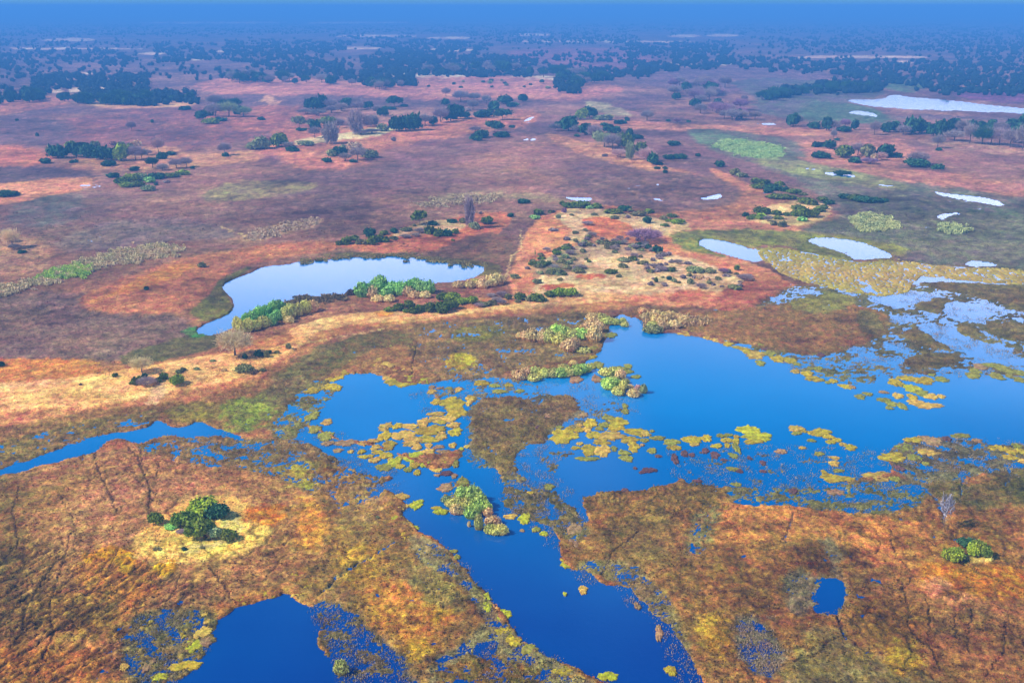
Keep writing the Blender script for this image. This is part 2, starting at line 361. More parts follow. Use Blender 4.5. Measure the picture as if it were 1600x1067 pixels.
P([(235, 862), (260, 840), (350, 846), (380, 860), (300, 876)], (225, 190, 110), (205, 150, 80), soft=5)
P([(340, 800), (376, 806), (384, 850), (320, 862), (285, 866), (300, 852), (345, 850)], (215, 185, 140), (190, 165, 95), soft=4)
P([(126, 872), (140, 862), (185, 856), (205, 872), (212, 890), (200, 905), (186, 890), (160, 872), (135, 885)], (215, 150, 25), (195, 130, 25), soft=3, amp=3, h=0.9)
P([(237, 888), (250, 880), (276, 878), (280, 890), (262, 902), (244, 902)], (220, 155, 15), (200, 135, 15), soft=2.5, amp=2, h=1.0)
P([(186, 862), (200, 862), (206, 880), (194, 888), (184, 876)], (232, 165, 15), (215, 145, 15), soft=2, h=1.0)
P([(375, 795), (440, 790), (450, 815), (400, 825)], (205, 120, 35), (180, 100, 40), soft=7)
P([(455, 780), (530, 780), (530, 850), (470, 870)], (205, 140, 60), (180, 115, 55), soft=8)
# strip of wet brown land above the near left plain
marsh([(225, 690), (330, 690), (430, 690), (480, 670), (560, 715), (610, 745), (600, 780), (520, 800), (440, 745), (330, 730), (240, 715)], 0.25, 0.9, (150, 108, 66), (120, 92, 62), vs=7)
P([(270, 690), (350, 688), (350, 700), (290, 715)], (185, 125, 70), (160, 105, 60), soft=6)
P([(440, 720), (500, 715), (510, 760), (450, 765)], (165, 150, 50), (135, 110, 55), soft=10)
# between the lagoons, near middle
P([(480, 720), (600, 745), (640, 800), (660, 850), (740, 900), (770, 950), (820, 1020), (870, 1120), (560, 1300), (500, 960), (440, 915), (520, 860), (500, 790)], (160, 110, 60), (128, 92, 60), soft=6, amp=6, r=1.4)
marsh([(640, 835), (690, 850), (740, 905), (765, 935), (795, 985), (850, 1025), (930, 1062), (960, 1110), (700, 1120), (660, 1030), (760, 990), (745, 940), (700, 900), (640, 870)], 0.16, 0.8, (150, 128, 95), (128, 108, 88), vs=4.5, soft=7)
marsh([(530, 1010), (570, 985), (620, 1010), (650, 1060), (650, 1110), (530, 1110)], 0.02, 0.7, (120, 95, 95), (90, 85, 100), vs=5)
marsh([(735, 1003), (782, 1002), (772, 1022), (745, 1028)], -0.4, 0.5, (60, 90, 110), (80, 80, 90), vs=5)
P([(590, 910), (670, 895), (715, 930), (720, 985), (640, 1010), (580, 985), (560, 930)], (185, 125, 55), (165, 105, 50), soft=8, r=1.6)
P([(590, 930), (640, 905), (680, 920), (650, 950)], (200, 120, 60), (180, 110, 60), soft=6)
P([(672, 950), (705, 942), (712, 965), (690, 978), (672, 970)], (190, 145, 35), (165, 120, 40), soft=3)
P([(620, 1005), (680, 1000), (680, 1025), (625, 1035)], (195, 145, 40), (170, 115, 40), soft=5)
P([(520, 870), (560, 850), (610, 870), (600, 910), (540, 925)], (190, 135, 50), (160, 110, 50), soft=8, r=1.5)
P([(540, 760), (600, 755), (600, 800), (550, 830)], (175, 125, 75), (150, 110, 85), soft=7)
P([(690, 1040), (760, 1020), (860, 1040), (850, 1120), (650, 1120)], (140, 95, 48), (115, 95, 45), soft=9)
# near right plain
P([(911, 797), (960, 772), (1060, 756), (1130, 755), (1160, 790), (1240, 785), (1350, 805), (1440, 790), (1470, 740), (1560, 720), (1800, 730), (1900, 1300), (1120, 1300), (1070, 1030), (1020, 940), (960, 905), (890, 880), (870, 830)], (168, 112, 64), (134, 92, 54), soft=4, amp=5, r=1.2)
P([(1120, 800), (1180, 785), (1270, 790), (1360, 812), (1440, 812), (1470, 850), (1400, 900), (1280, 850), (1170, 850), (1110, 860)], (208, 132, 76), (186, 114, 68), soft=9, r=0.8)
P([(1380, 830), (1450, 820), (1475, 880), (1440, 940), (1400, 900)], (196, 124, 74), (176, 110, 64), soft=10)
P([(1500, 790), (1700, 780), (1700, 880), (1560, 870), (1500, 830)], (172, 108, 72), (150, 96, 64), soft=9)
P([(1440, 700), (1520, 690), (1700, 720), (1700, 790), (1520, 800), (1450, 780)], (130, 100, 60), (105, 88, 50), soft=6)
P([(1470, 720), (1530, 725), (1540, 750), (1500, 760)], (185, 110, 70), (150, 95, 60), soft=8)
P([(1560, 740), (1700, 750), (1700, 790), (1570, 780)], (105, 95, 45), (90, 80, 40), soft=6)
P([(1440, 945), (1500, 930), (1600, 940), (1800, 950), (1800, 1300), (1480, 1300)], (160, 104, 66), (136, 90, 58), soft=16)
P([(1440, 880), (1530, 885), (1620, 890), (1620, 940), (1500, 935), (1440, 920)], (205, 130, 40), (185, 105, 38), soft=9)
P([(1446, 908), (1475, 905), (1475, 930), (1455, 935)], (235, 160, 120), (210, 130, 95), soft=4)
P([(1480, 940), (1510, 928), (1516, 945), (1490, 958)], (235, 150, 110), (210, 130, 95), soft=4)
P([(1515, 868), (1550, 872), (1555, 880), (1520, 884), (1506, 878)], (235, 205, 140), (225, 185, 120), soft=2, h=1.0)
P([(1490, 800), (1570, 830), (1560, 890), (1470, 890), (1470, 860)], (150, 110, 45), (170, 110, 50), soft=10, a=0.6)
P([(1130, 900), (1240, 880), (1270, 920), (1260, 990), (1180, 980), (1120, 940)], (140, 92, 50), (120, 80, 50), soft=12)
P([(1230, 840), (1340, 850), (1360, 900), (1300, 910), (1240, 890)], (125, 85, 42), (110, 72, 40), soft=9)
P([(1330, 930), (1430, 940), (1450, 1000), (1380, 1010), (1320, 980)], (150, 100, 45), (125, 85, 42), soft=10)
P([(1270, 970), (1320, 1000), (1460, 1050), (1460, 1110), (1200, 1110), (1240, 1030)], (150, 125, 90), (140, 112, 60), soft=9)
P([(1090, 960), (1130, 960), (1140, 1010), (1110, 1040), (1085, 1000)], (195, 140, 45), (165, 115, 45), soft=7)
P([(1370, 1010), (1440, 1000), (1440, 1060), (1390, 1060)], (175, 140, 40), (150, 110, 40), soft=8)
P([(930, 830), (1000, 800), (1060, 790), (1050, 880), (1010, 900), (950, 880)], (145, 108, 60), (120, 90, 55), soft=9)
marsh([(895, 880), (960, 870), (1020, 900), (1060, 960), (1090, 1050), (1070, 1060), (1020, 960), (980, 915), (915, 895)], 0.10, 0.8, (150, 122, 85), (130, 105, 75), vs=4.5)
marsh([(1100, 780), (1130, 785), (1110, 860), (1070, 880), (1075, 830)], 0.2, 0.7, (130, 120, 85), (150, 105, 70), vs=5)
marsh([(1140, 965), (1180, 960), (1225, 1010), (1225, 1060), (1160, 1050)], 0.02, 0.5, (125, 105, 105), (110, 95, 80), vs=5, soft=8)
marsh([(1255, 905), (1290, 898), (1322, 905), (1325, 940), (1305, 965), (1270, 960), (1258, 935)], -0.02, 0.5, (130, 110, 100), (120, 100, 70), vs=5, soft=6)
# open water ---------------------------------------------------------------------
Wt = water
Wt([(540, 403), (506, 406), (472, 408.5), (439, 414.6), (412, 416), (388, 428.7), (368, 435.5), (347.6, 445.6), (352.7, 459), (363, 466), (367, 481), (354.4, 493), (324, 504.7), (305, 515), (312, 525), (344, 523), (366, 511), (372, 497), (405, 480), (439, 472.6), (479, 464), (530, 461.8), (550, 455), (600, 458), (660, 450), (678, 443), (715.6, 440.6), (746, 432), (757.8, 425.4), (754.4, 415), (732.5, 413.6), (698.7, 411.9), (665, 405.8), (624.5, 401), (570.5, 401.7)], soft=0.8, amp=1.5)
Wt([(962, 492), (994, 489), (1006, 498), (1004, 514), (1030, 520), (1060, 522), (1097, 527), (1124, 537), (1154, 540), (1175, 545), (1210, 545), (1260, 550), (1340, 560), (1400, 560), (1480, 565), (1560, 570), (1640, 575), (1800, 580), (1800, 700), (1640, 696), (1546, 695), (1485, 684), (1448, 684), (1411, 688), (1385, 712), (1397, 735), (1350, 750), (1290, 725), (1260, 690), (1190, 720), (1130, 740), (1060, 745), (1060, 752), (992, 773), (915, 770), (911, 797), (925, 817), (900, 812), (880, 770), (870, 730), (850, 700), (740, 700), (640, 715), (570, 690), (600, 650), (690, 630), (690, 600), (850, 592), (935, 560), (950, 520)], soft=2, amp=3)
Wt([(533, 587.5), (570, 582), (601, 589), (628, 602), (665, 599), (675, 611), (678, 621), (685, 634), (672, 645), (655, 655), (631, 662), (594, 662), (591, 685), (564, 690), (530, 687), (500, 670), (470, 662), (480, 645), (503, 631), (497, 614), (510, 600)], soft=2, amp=3)
Wt([(-200, 780), (-150, 745), (0, 731), (20, 722), (50, 702), (94, 692), (125, 679), (152, 672), (189, 677), (216, 672), (236, 665), (243, 655), (256, 662), (270, 670), (290, 668), (310, 657), (324, 665), (344, 672), (371, 679), (381, 687), (400, 688), (415, 690), (364, 692), (348, 684), (317, 680), (290, 684), (263, 680), (236, 685), (216, 695), (189, 685), (162, 692), (152, 706), (111, 716), (84, 724), (61, 726), (34, 739), (0, 741), (-150, 790)], soft=1.5, amp=2.5)
Wt([(440, 668), (480, 665), (530, 690), (600, 700), (640, 720), (690, 740), (740, 700), (770, 725), (790, 752), (830, 745), (860, 790), (868, 830), (874, 854), (876, 882), (898, 893), (918, 890), (938, 914), (979, 916), (996, 935), (1022, 965), (1046, 980), (1070, 1019), (1105, 1075), (1120, 1200), (1000, 1250), (969, 1075), (928, 1057), (894, 1040), (840, 1018), (817, 996), (800, 982), (792, 959), (766, 938), (760, 925), (742, 908), (732, 891), (715, 871), (695, 854), (682, 840), (655, 834), (650, 820), (628, 806), (640, 790), (628, 780), (597, 757), (620, 745), (580, 745), (520, 712)], soft=2.5, amp=3)
Wt([(240, 1110), (263, 1067), (290, 1057), (311, 1033), (314, 1016), (332, 1006), (334, 972), (361, 959), (365, 949), (391, 945), (435, 932), (446, 925), (462, 940), (486, 947), (506, 955), (503, 979), (489, 1003), (516, 1033), (530, 1050), (560, 1075), (560, 1200), (240, 1200)], soft=2, amp=3)
marsh([(195, 965), (270, 948), (345, 955), (340, 1000), (310, 1040), (250, 1085), (185, 1060)], 0.08, 0.8, (135, 108, 62), (105, 90, 66), vs=6, soft=8)
marsh([(490, 940), (530, 935), (590, 990), (640, 1060), (640, 1120), (540, 1120), (515, 1030), (500, 985)], -0.05, 0.7, (125, 98, 70), (100, 84, 66), vs=5, soft=7)
marsh([(-150, 735), (0, 690), (110, 665), (240, 640), (262, 656), (150, 682), (20, 728), (-150, 780)], 0.22, 0.7, (150, 112, 58), (112, 90, 52), vs=7, soft=5)
marsh([(205, 690), (330, 678), (440, 690), (470, 720), (420, 735), (330, 712), (230, 712)], 0.10, 0.8, (140, 104, 60), (112, 90, 56), vs=6, soft=6)
marsh([(470, 600), (520, 590), (530, 610), (505, 640), (470, 680), (430, 690), (420, 660), (450, 640)], 0.05, 0.8, (130, 118, 60), (112, 92, 56), vs=6, soft=6)
marsh([(640, 870), (700, 905), (745, 955), (690, 960), (620, 900)], 0.35, 0.6, (150, 120, 80), (135, 100, 60), vs=6, soft=9)
marsh([(1225, 900), (1262, 890), (1272, 925), (1262, 965), (1230, 955)], 0.28, 0.6, (130, 108, 95), (120, 100, 80), vs=5, soft=6)
marsh([(1284, 838), (1312, 845), (1318, 905), (1296, 900), (1290, 870)], 0.22, 0.6, (130, 108, 90), (120, 96, 70), vs=5, soft=5)
marsh([(1230, 362), (1330, 335), (1440, 325), (1640, 345), (1640, 425), (1440, 398), (1340, 372)], 0.50, 0.62, (122, 116, 86), (118, 102, 92), vs=7, soft=8)
# central and upper wet mats ------------------------------------------------
marsh([(640, 508), (780, 498), (900, 488), (945, 492), (950, 540), (905, 562), (820, 575), (745, 598), (690, 598), (655, 570), (625, 535)], 0.32, 0.85, (152, 112, 66), (125, 98, 60), vs=6)
P([(690, 560), (720, 552), (745, 560), (740, 575), (700, 580)], (190, 165, 35), (170, 130, 45), soft=4)
P([(700, 515), (760, 508), (800, 515), (760, 535), (710, 535)], (140, 125, 45), (120, 100, 45), soft=5)
marsh([(560, 520), (640, 515), (660, 545), (620, 540), (560, 555), (500, 590), (470, 600), (520, 545)], 0.4, 0.6, (110, 100, 50), (125, 90, 50), vs=7)
marsh([(640, 600), (740, 590), (830, 590), (900, 640), (960, 620), (985, 640), (960, 670), (880, 675), (860, 720), (740, 740), (720, 720), (730, 640)], -0.10, 0.8, (135, 115, 80), (110, 95, 85), vs=5, soft=9)
marsh([(735, 640), (760, 618), (830, 622), (840, 640), (862, 615), (900, 620), (910, 645), (880, 660), (860, 668), (850, 690), (850, 720), (815, 735), (790, 752), (770, 728), (745, 705), (733, 690), (738, 665)], 0.42, 0.75, (140, 108, 60), (122, 92, 55), vs=5)
Wt([(800, 700), (870, 690), (900, 700), (905, 760), (880, 790), (850, 775), (820, 762)], soft=3, amp=5)
marsh([(820, 730), (870, 700), (905, 705), (870, 735), (850, 760)], -0.08, 0.75, (125, 100, 80), (110, 95, 80), vs=5, soft=7)
marsh([(780, 740), (810, 735), (830, 760), (890, 770), (900, 800), (930, 830), (900, 850), (850, 825), (800, 800), (780, 790)], 0.08, 0.8, (132, 108, 66), (100, 90, 70), vs=6, soft=7)
marsh([(680, 760), (720, 745), (760, 770), (745, 800), (700, 780)], 0.1, 0.7, (140, 120, 60), (130, 95, 60), vs=6)
marsh([(905, 800), (915, 770), (990, 770), (1060, 753), (1140, 755), (1130, 800), (1000, 805)], 0.45, 0.8, (150, 105, 58), (118, 88, 50), vs=7, soft=4)
marsh([(1130, 757), (1300, 755), (1420, 745), (1460, 760), (1440, 795), (1350, 808), (1240, 790), (1140, 790)], 0.02, 0.7, (130, 118, 82), (110, 95, 65), vs=6, soft=6)
marsh([(1050, 695), (1150, 700), (1230, 690), (1330, 700), (1360, 760), (1130, 760), (1060, 755)], -0.30, 0.8, (130, 100, 70), (95, 95, 75), vs=6, soft=9)
marsh([(1380, 700), (1450, 675), (1540, 692), (1600, 695), (1700, 700), (1700, 725), (1560, 735), (1450, 760), (1400, 745)], 0.12, 0.7, (125, 110, 85), (105, 92, 75), vs=6, soft=6)
# marsh at the upper right
marsh([(1195, 470), (1240, 445), (1310, 450), (1380, 465), (1440, 440), (1520, 450), (1800, 460), (1800, 600), (1520, 585), (1420, 588), (1340, 605), (1270, 590), (1200, 560), (1120, 530), (1150, 500)], -0.02, 0.6, (132, 112, 66), (105, 98, 62), vs=7, soft=6, ani=1.3)
marsh([(960, 492), (1000, 482), (1150, 490), (1230, 470), (1330, 475), (1390, 490), (1385, 520), (1330, 545), (1270, 558), (1190, 545), (1120, 527), (1050, 515), (1000, 500)], 0.55, 0.7, (160, 105, 62), (128, 92, 50), vs=7, soft=4)
marsh([(1230, 470), (1310, 455), (1350, 470), (1300, 490), (1240, 490)], 0.5, 0.6, (150, 130, 55), (130, 112, 60), vs=7, soft=4)
for pts in ([(1410, 520), (1440, 502), (1480, 512), (1500, 535), (1480, 550), (1430, 540)], [(1335, 480), (1370, 490), (1390, 520), (1360, 530), (1340, 510)], [(1410, 560), (1440, 550), (1500, 552), (1500, 568), (1460, 575), (1420, 572)],
            [(1430, 470), (1480, 462), (1495, 480), (1470, 492), (1430, 480)], [(1500, 505), (1530, 512), (1535, 530), (1500, 528)], [(1540, 500), (1600, 505), (1640, 530), (1580, 535), (1545, 520)],
            [(1430, 430), (1500, 430), (1640, 455), (1700, 500), (1600, 490), (1540, 465), (1450, 450)]):
    marsh(pts, 0.45, 0.55, (138, 112, 58), (112, 92, 55), vs=7, soft=3)
for pts in ([(1470, 470), (1530, 475), (1560, 490), (1520, 500), (1480, 500)], [(1360, 460), (1440, 455), (1480, 465), (1420, 475), (1370, 470)], [(1420, 500), (1480, 510), (1540, 540), (1600, 560), (1600, 575), (1520, 560), (1450, 525)]):
    marsh(pts, -0.35, 0.45, (120, 110, 80), (100, 92, 70), vs=7, soft=4)
P([(1180, 385), (1250, 392), (1330, 410), (1400, 408), (1500, 418), (1640, 425), (1640, 448), (1430, 438), (1420, 455), (1370, 462), (1240, 440), (1200, 412)], (175, 145, 60), (155, 125, 55), soft=3, amp=3, h=-0.5, r=0.2)
P([(1050, 362), (1180, 360), (1290, 365), (1420, 385), (1420, 402), (1330, 408), (1280, 392), (1200, 382), (1090, 400), (1050, 385)], (132, 118, 70), (150, 140, 60), soft=4, r=0.7)
P([(1240, 375), (1300, 388), (1335, 402), (1325, 412), (1240, 395)], (120, 108, 62), (140, 135, 60), soft=3)
P([(1040, 375), (1095, 372), (1100, 390), (1150, 408), (1080, 395)], (118, 130, 62), (175, 150, 60), soft=4)

for pts in ([(1090, 373), (1127, 376), (1158, 383), (1175, 390), (1195, 385), (1205, 407), (1171, 410), (1127, 397), (1094, 387)],
            [(1259, 376), (1279, 370), (1340, 376), (1370, 387), (1402, 402), (1367, 405), (1333, 407), (1323, 397), (1276, 383)],
            [(1502, 412), (1532, 407), (1563, 415), (1522, 418)],
            [(1456, 299), (1495, 304), (1559, 312), (1570, 324), (1552, 321), (1519, 314), (1472, 307)],
            [(1320, 156), (1374, 156), (1401, 147), (1414, 152), (1465, 155), (1549, 165), (1600, 170), (1750, 182), (1750, 188), (1600, 177), (1458, 172), (1384, 169), (1337, 162)],
            [(1315, 175.5), (1357, 174), (1374, 184), (1355, 181)],
            [(1090, 309), (1110, 307), (1122, 302), (1132, 309), (1100, 314)],
            [(1284, 269), (1310, 270), (1342, 275), (1325, 277.5), (1293, 274)],
            [(817, 189), (834, 182), (832, 186), (820, 191)], [(815, 218), (838, 217), (838, 219.5), (817, 219.5)],
            [(1255, 263), (1275, 264), (1273, 266)], [(1360, 287), (1400, 291), (1390, 292.5)], [(1465, 335), (1510, 332), (1480, 338), (1470, 345)],
            [(880, 309), (900, 308), (925, 310), (920, 315), (900, 314)], [(1182, 193), (1210, 193.5), (1212, 195), (1185, 195)],
            [(1190, 303), (1200, 300), (1204, 303)]):
    Wt(pts, soft=0.7, amp=2.2, ns=8)
Wt([(1281, 912), (1300, 902), (1318, 912), (1319, 935), (1305, 955), (1282, 945)], soft=2, amp=3)
# shallow wet glints scattered over the brown flats
for pts, lv in (([(960, 280), (1060, 290), (1060, 320), (1000, 320)], -0.05), ([(700, 255), (800, 262), (800, 290), (700, 285)], 0.12), ([(116, 290), (140, 284), (164, 286), (150, 296), (120, 295)], -0.3), ([(800, 180), (850, 180), (850, 222), (800, 222)], 0.05),
                ([(120, 368), (165, 362), (170, 382), (120, 385)], 0.0), ([(1380, 305), (1640, 320), (1640, 400), (1450, 400)], 0.12), ([(1190, 440), (1240, 440), (1300, 465), (1280, 480), (1230, 462)], 0.0), ([(1090, 310), (1140, 300), (1130, 325)], 0.1), ([(50, 350), (170, 345), (170, 375), (60, 385)], 0.2),
                ([(860, 295), (1000, 298), (1000, 312), (870, 312)], 0.15), ([(230, 530), (345, 515), (330, 540), (240, 560)], 0.3), ([(1000, 475), (1230, 480), (1240, 520), (1090, 520)], 0.3), ([(1220, 355), (1300, 360), (1290, 372), (1230, 372)], 0.15), ([(1385, 740), (1600, 710), (1600, 790), (1440, 800)], 0.25)):
    I, d, s, q = field(pts, 6, 6)
    n = fbm(X[I]/s/20, Y[I]/s/q/6, 4, 0.7, 33.3)+0.34
    w_ = sstep(-5, 5, d)
    hh[I] = np.where(w_ > 0.3, np.minimum(hh[I], lv+0.9*n*1.3+(1-w_)), hh[I])

# channels and trails ----------------------------------------------------------------
T = track
for pts, wd in (([(0, 968), (60, 920), (85, 880)], 1.6), ([(20, 1010), (36, 985), (38, 955), (60, 920), (85, 900)], 2.2), ([(0, 935), (50, 915), (120, 895)], 1.5), ([(65, 1030), (85, 990), (120, 970), (165, 940), (200, 910)], 1.6), ([(75, 995), (130, 960), (160, 950)], 2.0),
                ([(80, 985), (78, 945), (92, 900), (105, 860), (110, 835)], 1.4), ([(0, 1045), (30, 1025), (60, 1005), (100, 960), (120, 935)], 1.5), ([(0, 900), (60, 895), (100, 870)], 1.0), ([(140, 930), (170, 890), (185, 862)], 1.3), ([(258, 942), (275, 920), (282, 898)], 1.5), ([(160, 930), (200, 905), (212, 885)], 1.2),
                ([(335, 900), (350, 915), (360, 935)], 1.5), ([(320, 885), (345, 905)], 1.2), ([(147, 705), (155, 740), (175, 780), (182, 800)], 1.4), ([(220, 700), (222, 735), (235, 765), (232, 800)], 1.6), ([(205, 745), (225, 760), (245, 775)], 1.2), ([(250, 725), (245, 745)], 1.2), ([(200, 700), (215, 715), (220, 730)], 1.6),
                ([(0, 880), (30, 850), (20, 800), (30, 760)], 1.0), ([(60, 860), (120, 830), (108, 800), (90, 770)], 0.9), ([(90, 950), (180, 935), (240, 915), (262, 880)], 1.0), ([(40, 1060), (110, 1000), (180, 960), (250, 930)], 1.0), ([(1410, 1050), (1425, 1020), (1415, 995)], 1.3),
                ([(1410, 915), (1415, 940), (1424, 965), (1400, 970)], 1.2), ([(1445, 930), (1452, 970), (1450, 1000)], 1.3), ([(1490, 960), (1495, 985), (1492, 1000)], 1.2), ([(1520, 950), (1512, 990), (1514, 1020)], 1.3), ([(1572, 975), (1568, 1020), (1550, 1045), (1540, 1060)], 1.6), ([(1590, 980), (1600, 1010)], 1.2),
                ([(1500, 880), (1540, 900), (1600, 930), (1650, 950)], 1.2), ([(1415, 970), (1430, 995), (1455, 1015), (1470, 1050)], 2.0), ([(1308, 962), (1320, 995), (1350, 1020), (1390, 1022)], 2.0), ([(1395, 1045), (1440, 1050), (1480, 1075)], 2.0), ([(1440, 1010), (1475, 1025)], 1.2), ([(1160, 1040), (1180, 1070)], 1.6),
                ([(1478, 822), (1490, 840), (1510, 850)], 1.4), ([(1390, 840), (1400, 870), (1420, 890)], 0.9), ([(640, 392), (625, 400)], 1.2), ([(600, 370), (640, 385), (690, 402)], 0.8), ([(640, 600), (650, 540)], 1.6), ([(940, 900), (960, 860), (1000, 830)], 1.5)):
    T(pts, wd*1.15)
for pts, wd in (([(520, 905), (580, 870), (620, 845)], 3.0), ([(500, 930), (540, 895), (560, 880)], 3.0), ([(560, 985), (620, 1040), (700, 1030), (760, 1005)], 2.5), ([(1447, 765), (1462, 780), (1472, 800), (1476, 820)], 4.0), ([(1505, 735), (1502, 780)], 2.0), ([(1570, 725), (1580, 745), (1570, 760)], 2.5), ([(1240, 805), (1225, 850)], 2.5), ([(1308, 965), (1320, 1000)], 2.5)):
    T(pts, wd, col=(95, 100, 110), deep=0.55, a=0.5, wig=3.0)
# pale animal trails over the sand
for pts in ([(205, 632), (240, 610), (300, 600), (420, 565), (480, 538), (600, 515)], [(200, 870), (240, 882), (290, 885), (360, 868), (420, 850)], [(235, 850), (250, 868), (300, 872)], [(790, 435), (800, 400), (815, 390), (812, 360)], [(560, 500), (640, 505), (800, 480), (1000, 470)], [(780, 470), (900, 450), (1010, 460)], [(1300, 335), (1260, 350)], [(0, 610), (120, 600), (230, 590)], [(390, 372), (360, 362), (345, 355)]):
    T(pts, 1.5, col=(250, 205, 140), deep=-0.05, a=0.6)
# trodden streaks over the lower left plain, running away from the camera to the right
I, d, s, q = field([(-250, 860), (120, 850), (260, 880), (330, 920), (240, 1010), (120, 1080), (-250, 1120)], 25, 12)
w_ = sstep(-25, 25, d)
ax, ay = at(0, 1040); bx, by = at(240, 880)
dl = math.hypot(bx-ax, by-ay); ux_, uy_ = (bx-ax)/dl, (by-ay)/dl
al = X[I]*ux_+Y[I]*uy_; ac = -X[I]*uy_+Y[I]*ux_
n = fbm(al/22, ac/4.5, 4, 0.62, 61.0)
k = (1-sstep(0.02, 0.14, np.abs(n)))*w_
hh[I] = np.maximum(hh[I]-0.4*k, np.minimum(hh[I], 0.1))
cc[I] = cc[I]*(1-0.7*k[:, None])+alb((60, 42, 28))*0.7*k[:, None]
# fine network of game trails on the upper plains and hummocks near the front
I = np.nonzero((PY > 690) & (hh > 0.25))[0]
d1, d2, idn = cell(X[I]/5.5+0.8*fbm(X[I]/9, Y[I]/9, 2, 0.5, 3.0), Y[I]/8+0.8*fbm(X[I]/9, Y[I]/9, 2, 0.5, 6.0))
reg = sstep(-0.1, 0.3, fbm(X[I]/60, Y[I]/60, 2, 0.5, 9.9)+0.05)
k = (1-sstep(0.03, 0.16, d2-d1))*reg
hh[I] += (0.35*np.clip(d2-d1, 0, 0.5)-0.22*(k))*reg
cc[I] *= (1-0.30*k)[:, None]*(1+0.22*(idn-0.5)*reg)[:, None]
I = np.nonzero((PY > 300) & (PY < 690) & (hh > 0.25))[0]
n = fbm(X[I]/30, Y[I]/38, 4, 0.6, 71.0); n2 = fbm(X[I]/120, Y[I]/120, 2, 0.5, 12.0)
k = (1-sstep(0.0, 0.05, np.abs(n)))*sstep(-0.2, 0.3, n2)
cc[I] *= (1-0.28*k)[:, None]

# a second, finer web of trodden ways on the near plains
for reg, sd, wl in (([(-250, 740), (200, 700), (420, 740), (500, 900), (300, 960), (120, 1000), (-250, 980)], 90.0, 15), ([(1150, 800), (1500, 830), (1800, 850), (1800, 1120), (1200, 1120), (1050, 930)], 120.0, 20)):
    I, d, s, q = field(reg, 25, 12)
    w_ = sstep(-25, 25, d)
    n = fbm(X[I]/wl, Y[I]/wl/1.3, 3, 0.55, sd); m_ = sstep(-0.25, 0.25, fbm(X[I]/50, Y[I]/50, 2, 0.5, sd+7))
    k = (1-sstep(0.008, 0.045, np.abs(n)))*w_*m_
    hh[I] = np.maximum(hh[I]-0.28*k, np.minimum(hh[I], 0.1))
    cc[I] = cc[I]*(1-0.62*k[:, None])+alb((62, 44, 30))*0.62*k[:, None]


# --- relief: tussocks and mounds, faded out where they would be finer than the sheet
def band(wl, seed, o=2):
    k = 1-sstep(0.18, 0.5, 1.9*MP/wl)
    return fbm(X/wl, Y/wl, o, 0.5, seed)*k
rel = 0.38*band(7, 1.1)+0.34*band(3.2, 2.3)+0.26*band(1.5, 5.9)+0.14*band(0.9, 3.9, 1)
hh = hh+rel*rough*np.where(hh > 0.05, 1.0, 0.25)
# ground tone varied by noise at several scales, independent of the relief
kk = 1+0.42*band(1.6, 7.7, 1)+0.42*band(3.4, 4.1, 1)
kk = kk*(1+0.34*band(8, 2.7, 1)+0.28*band(18, 6.1, 1)+0.34*band(45, 1.3, 1)*sstep(260, 520, Y)+0.3*band(110, 8.3, 1)*sstep(260, 520, Y)+0.22*band(300, 3.9, 1))
mid = sstep(430, 330, PY)*sstep(60, 130, PY)
st = fbm(X/16, Y/30, 4, .7, 81.0); st2 = fbm(X/9, Y/16, 4, .75, 91.0)
kk = kk*(1+mid*(0.55*sstep(.18, .38, st)-0.38*sstep(.12, .4, st2)))
kk = np.clip(kk, 0.35, 1.9)[:, None]*(1+np.stack([0.06*band(25, 11.1, 2)+.07*band(6, 21.1, 1), 0.14*band(14, 1.0, 1)+.1*band(70, 31.1, 1), -0.2*band(30, 14.2, 2)], 1))
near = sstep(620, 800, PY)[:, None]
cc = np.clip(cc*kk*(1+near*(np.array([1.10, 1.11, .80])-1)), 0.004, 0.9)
I, d, s, q = field([(-300, 790), (30, 765), (130, 715), (220, 715), (330, 745), (430, 790), (440, 860), (350, 915), (240, 950), (150, 1000), (130, 1300), (-300, 1300)], 5, 0)
hh[I] = np.where(d > 0, np.maximum(hh[I], 0.04), hh[I])
I, d, s, q = field([(1340, 830), (1480, 860), (1700, 850), (1700, 1300), (1480, 1300), (1400, 940)], 5, 0)
hh[I] = np.where(d > 0, np.maximum(hh[I], 0.04), hh[I])
hh = np.where(PY < 24, 0.5, hh)

def mesh_from(name, verts, faces_flat, nper, mat, smooth=False, colors=None):
    me = bpy.data.meshes.new(name)
    v = np.asarray(verts, np.float32); f = np.asarray(faces_flat, np.int32)
    nf = len(f)//nper
    me.vertices.add(len(v)); me.vertices.foreach_set('co', v.ravel())
    me.loops.add(len(f)); me.loops.foreach_set('vertex_index', f)
    me.polygons.add(nf)
    me.polygons.foreach_set('loop_start', np.arange(0, nf*nper, nper, dtype=np.int32))
    if smooth: me.polygons.foreach_set('use_smooth', np.ones(nf, bool))
    if colors is not None:
        a = me.color_attributes.new('Col', 'FLOAT_COLOR', 'POINT')
        c4 = np.ones((len(v), 4), np.float32); c4[:, :3] = colors
        a.data.foreach_set('color', c4.ravel())
    me.update(calc_edges=True)
    me.materials.append(mat)
    return me
def grid_faces(nr, nc):
    i = np.arange(nr*nc).reshape(nr, nc)
    return np.stack([i[:-1, :-1], i[:-1, 1:], i[1:, 1:], i[1:, :-1]], -1).reshape(-1)

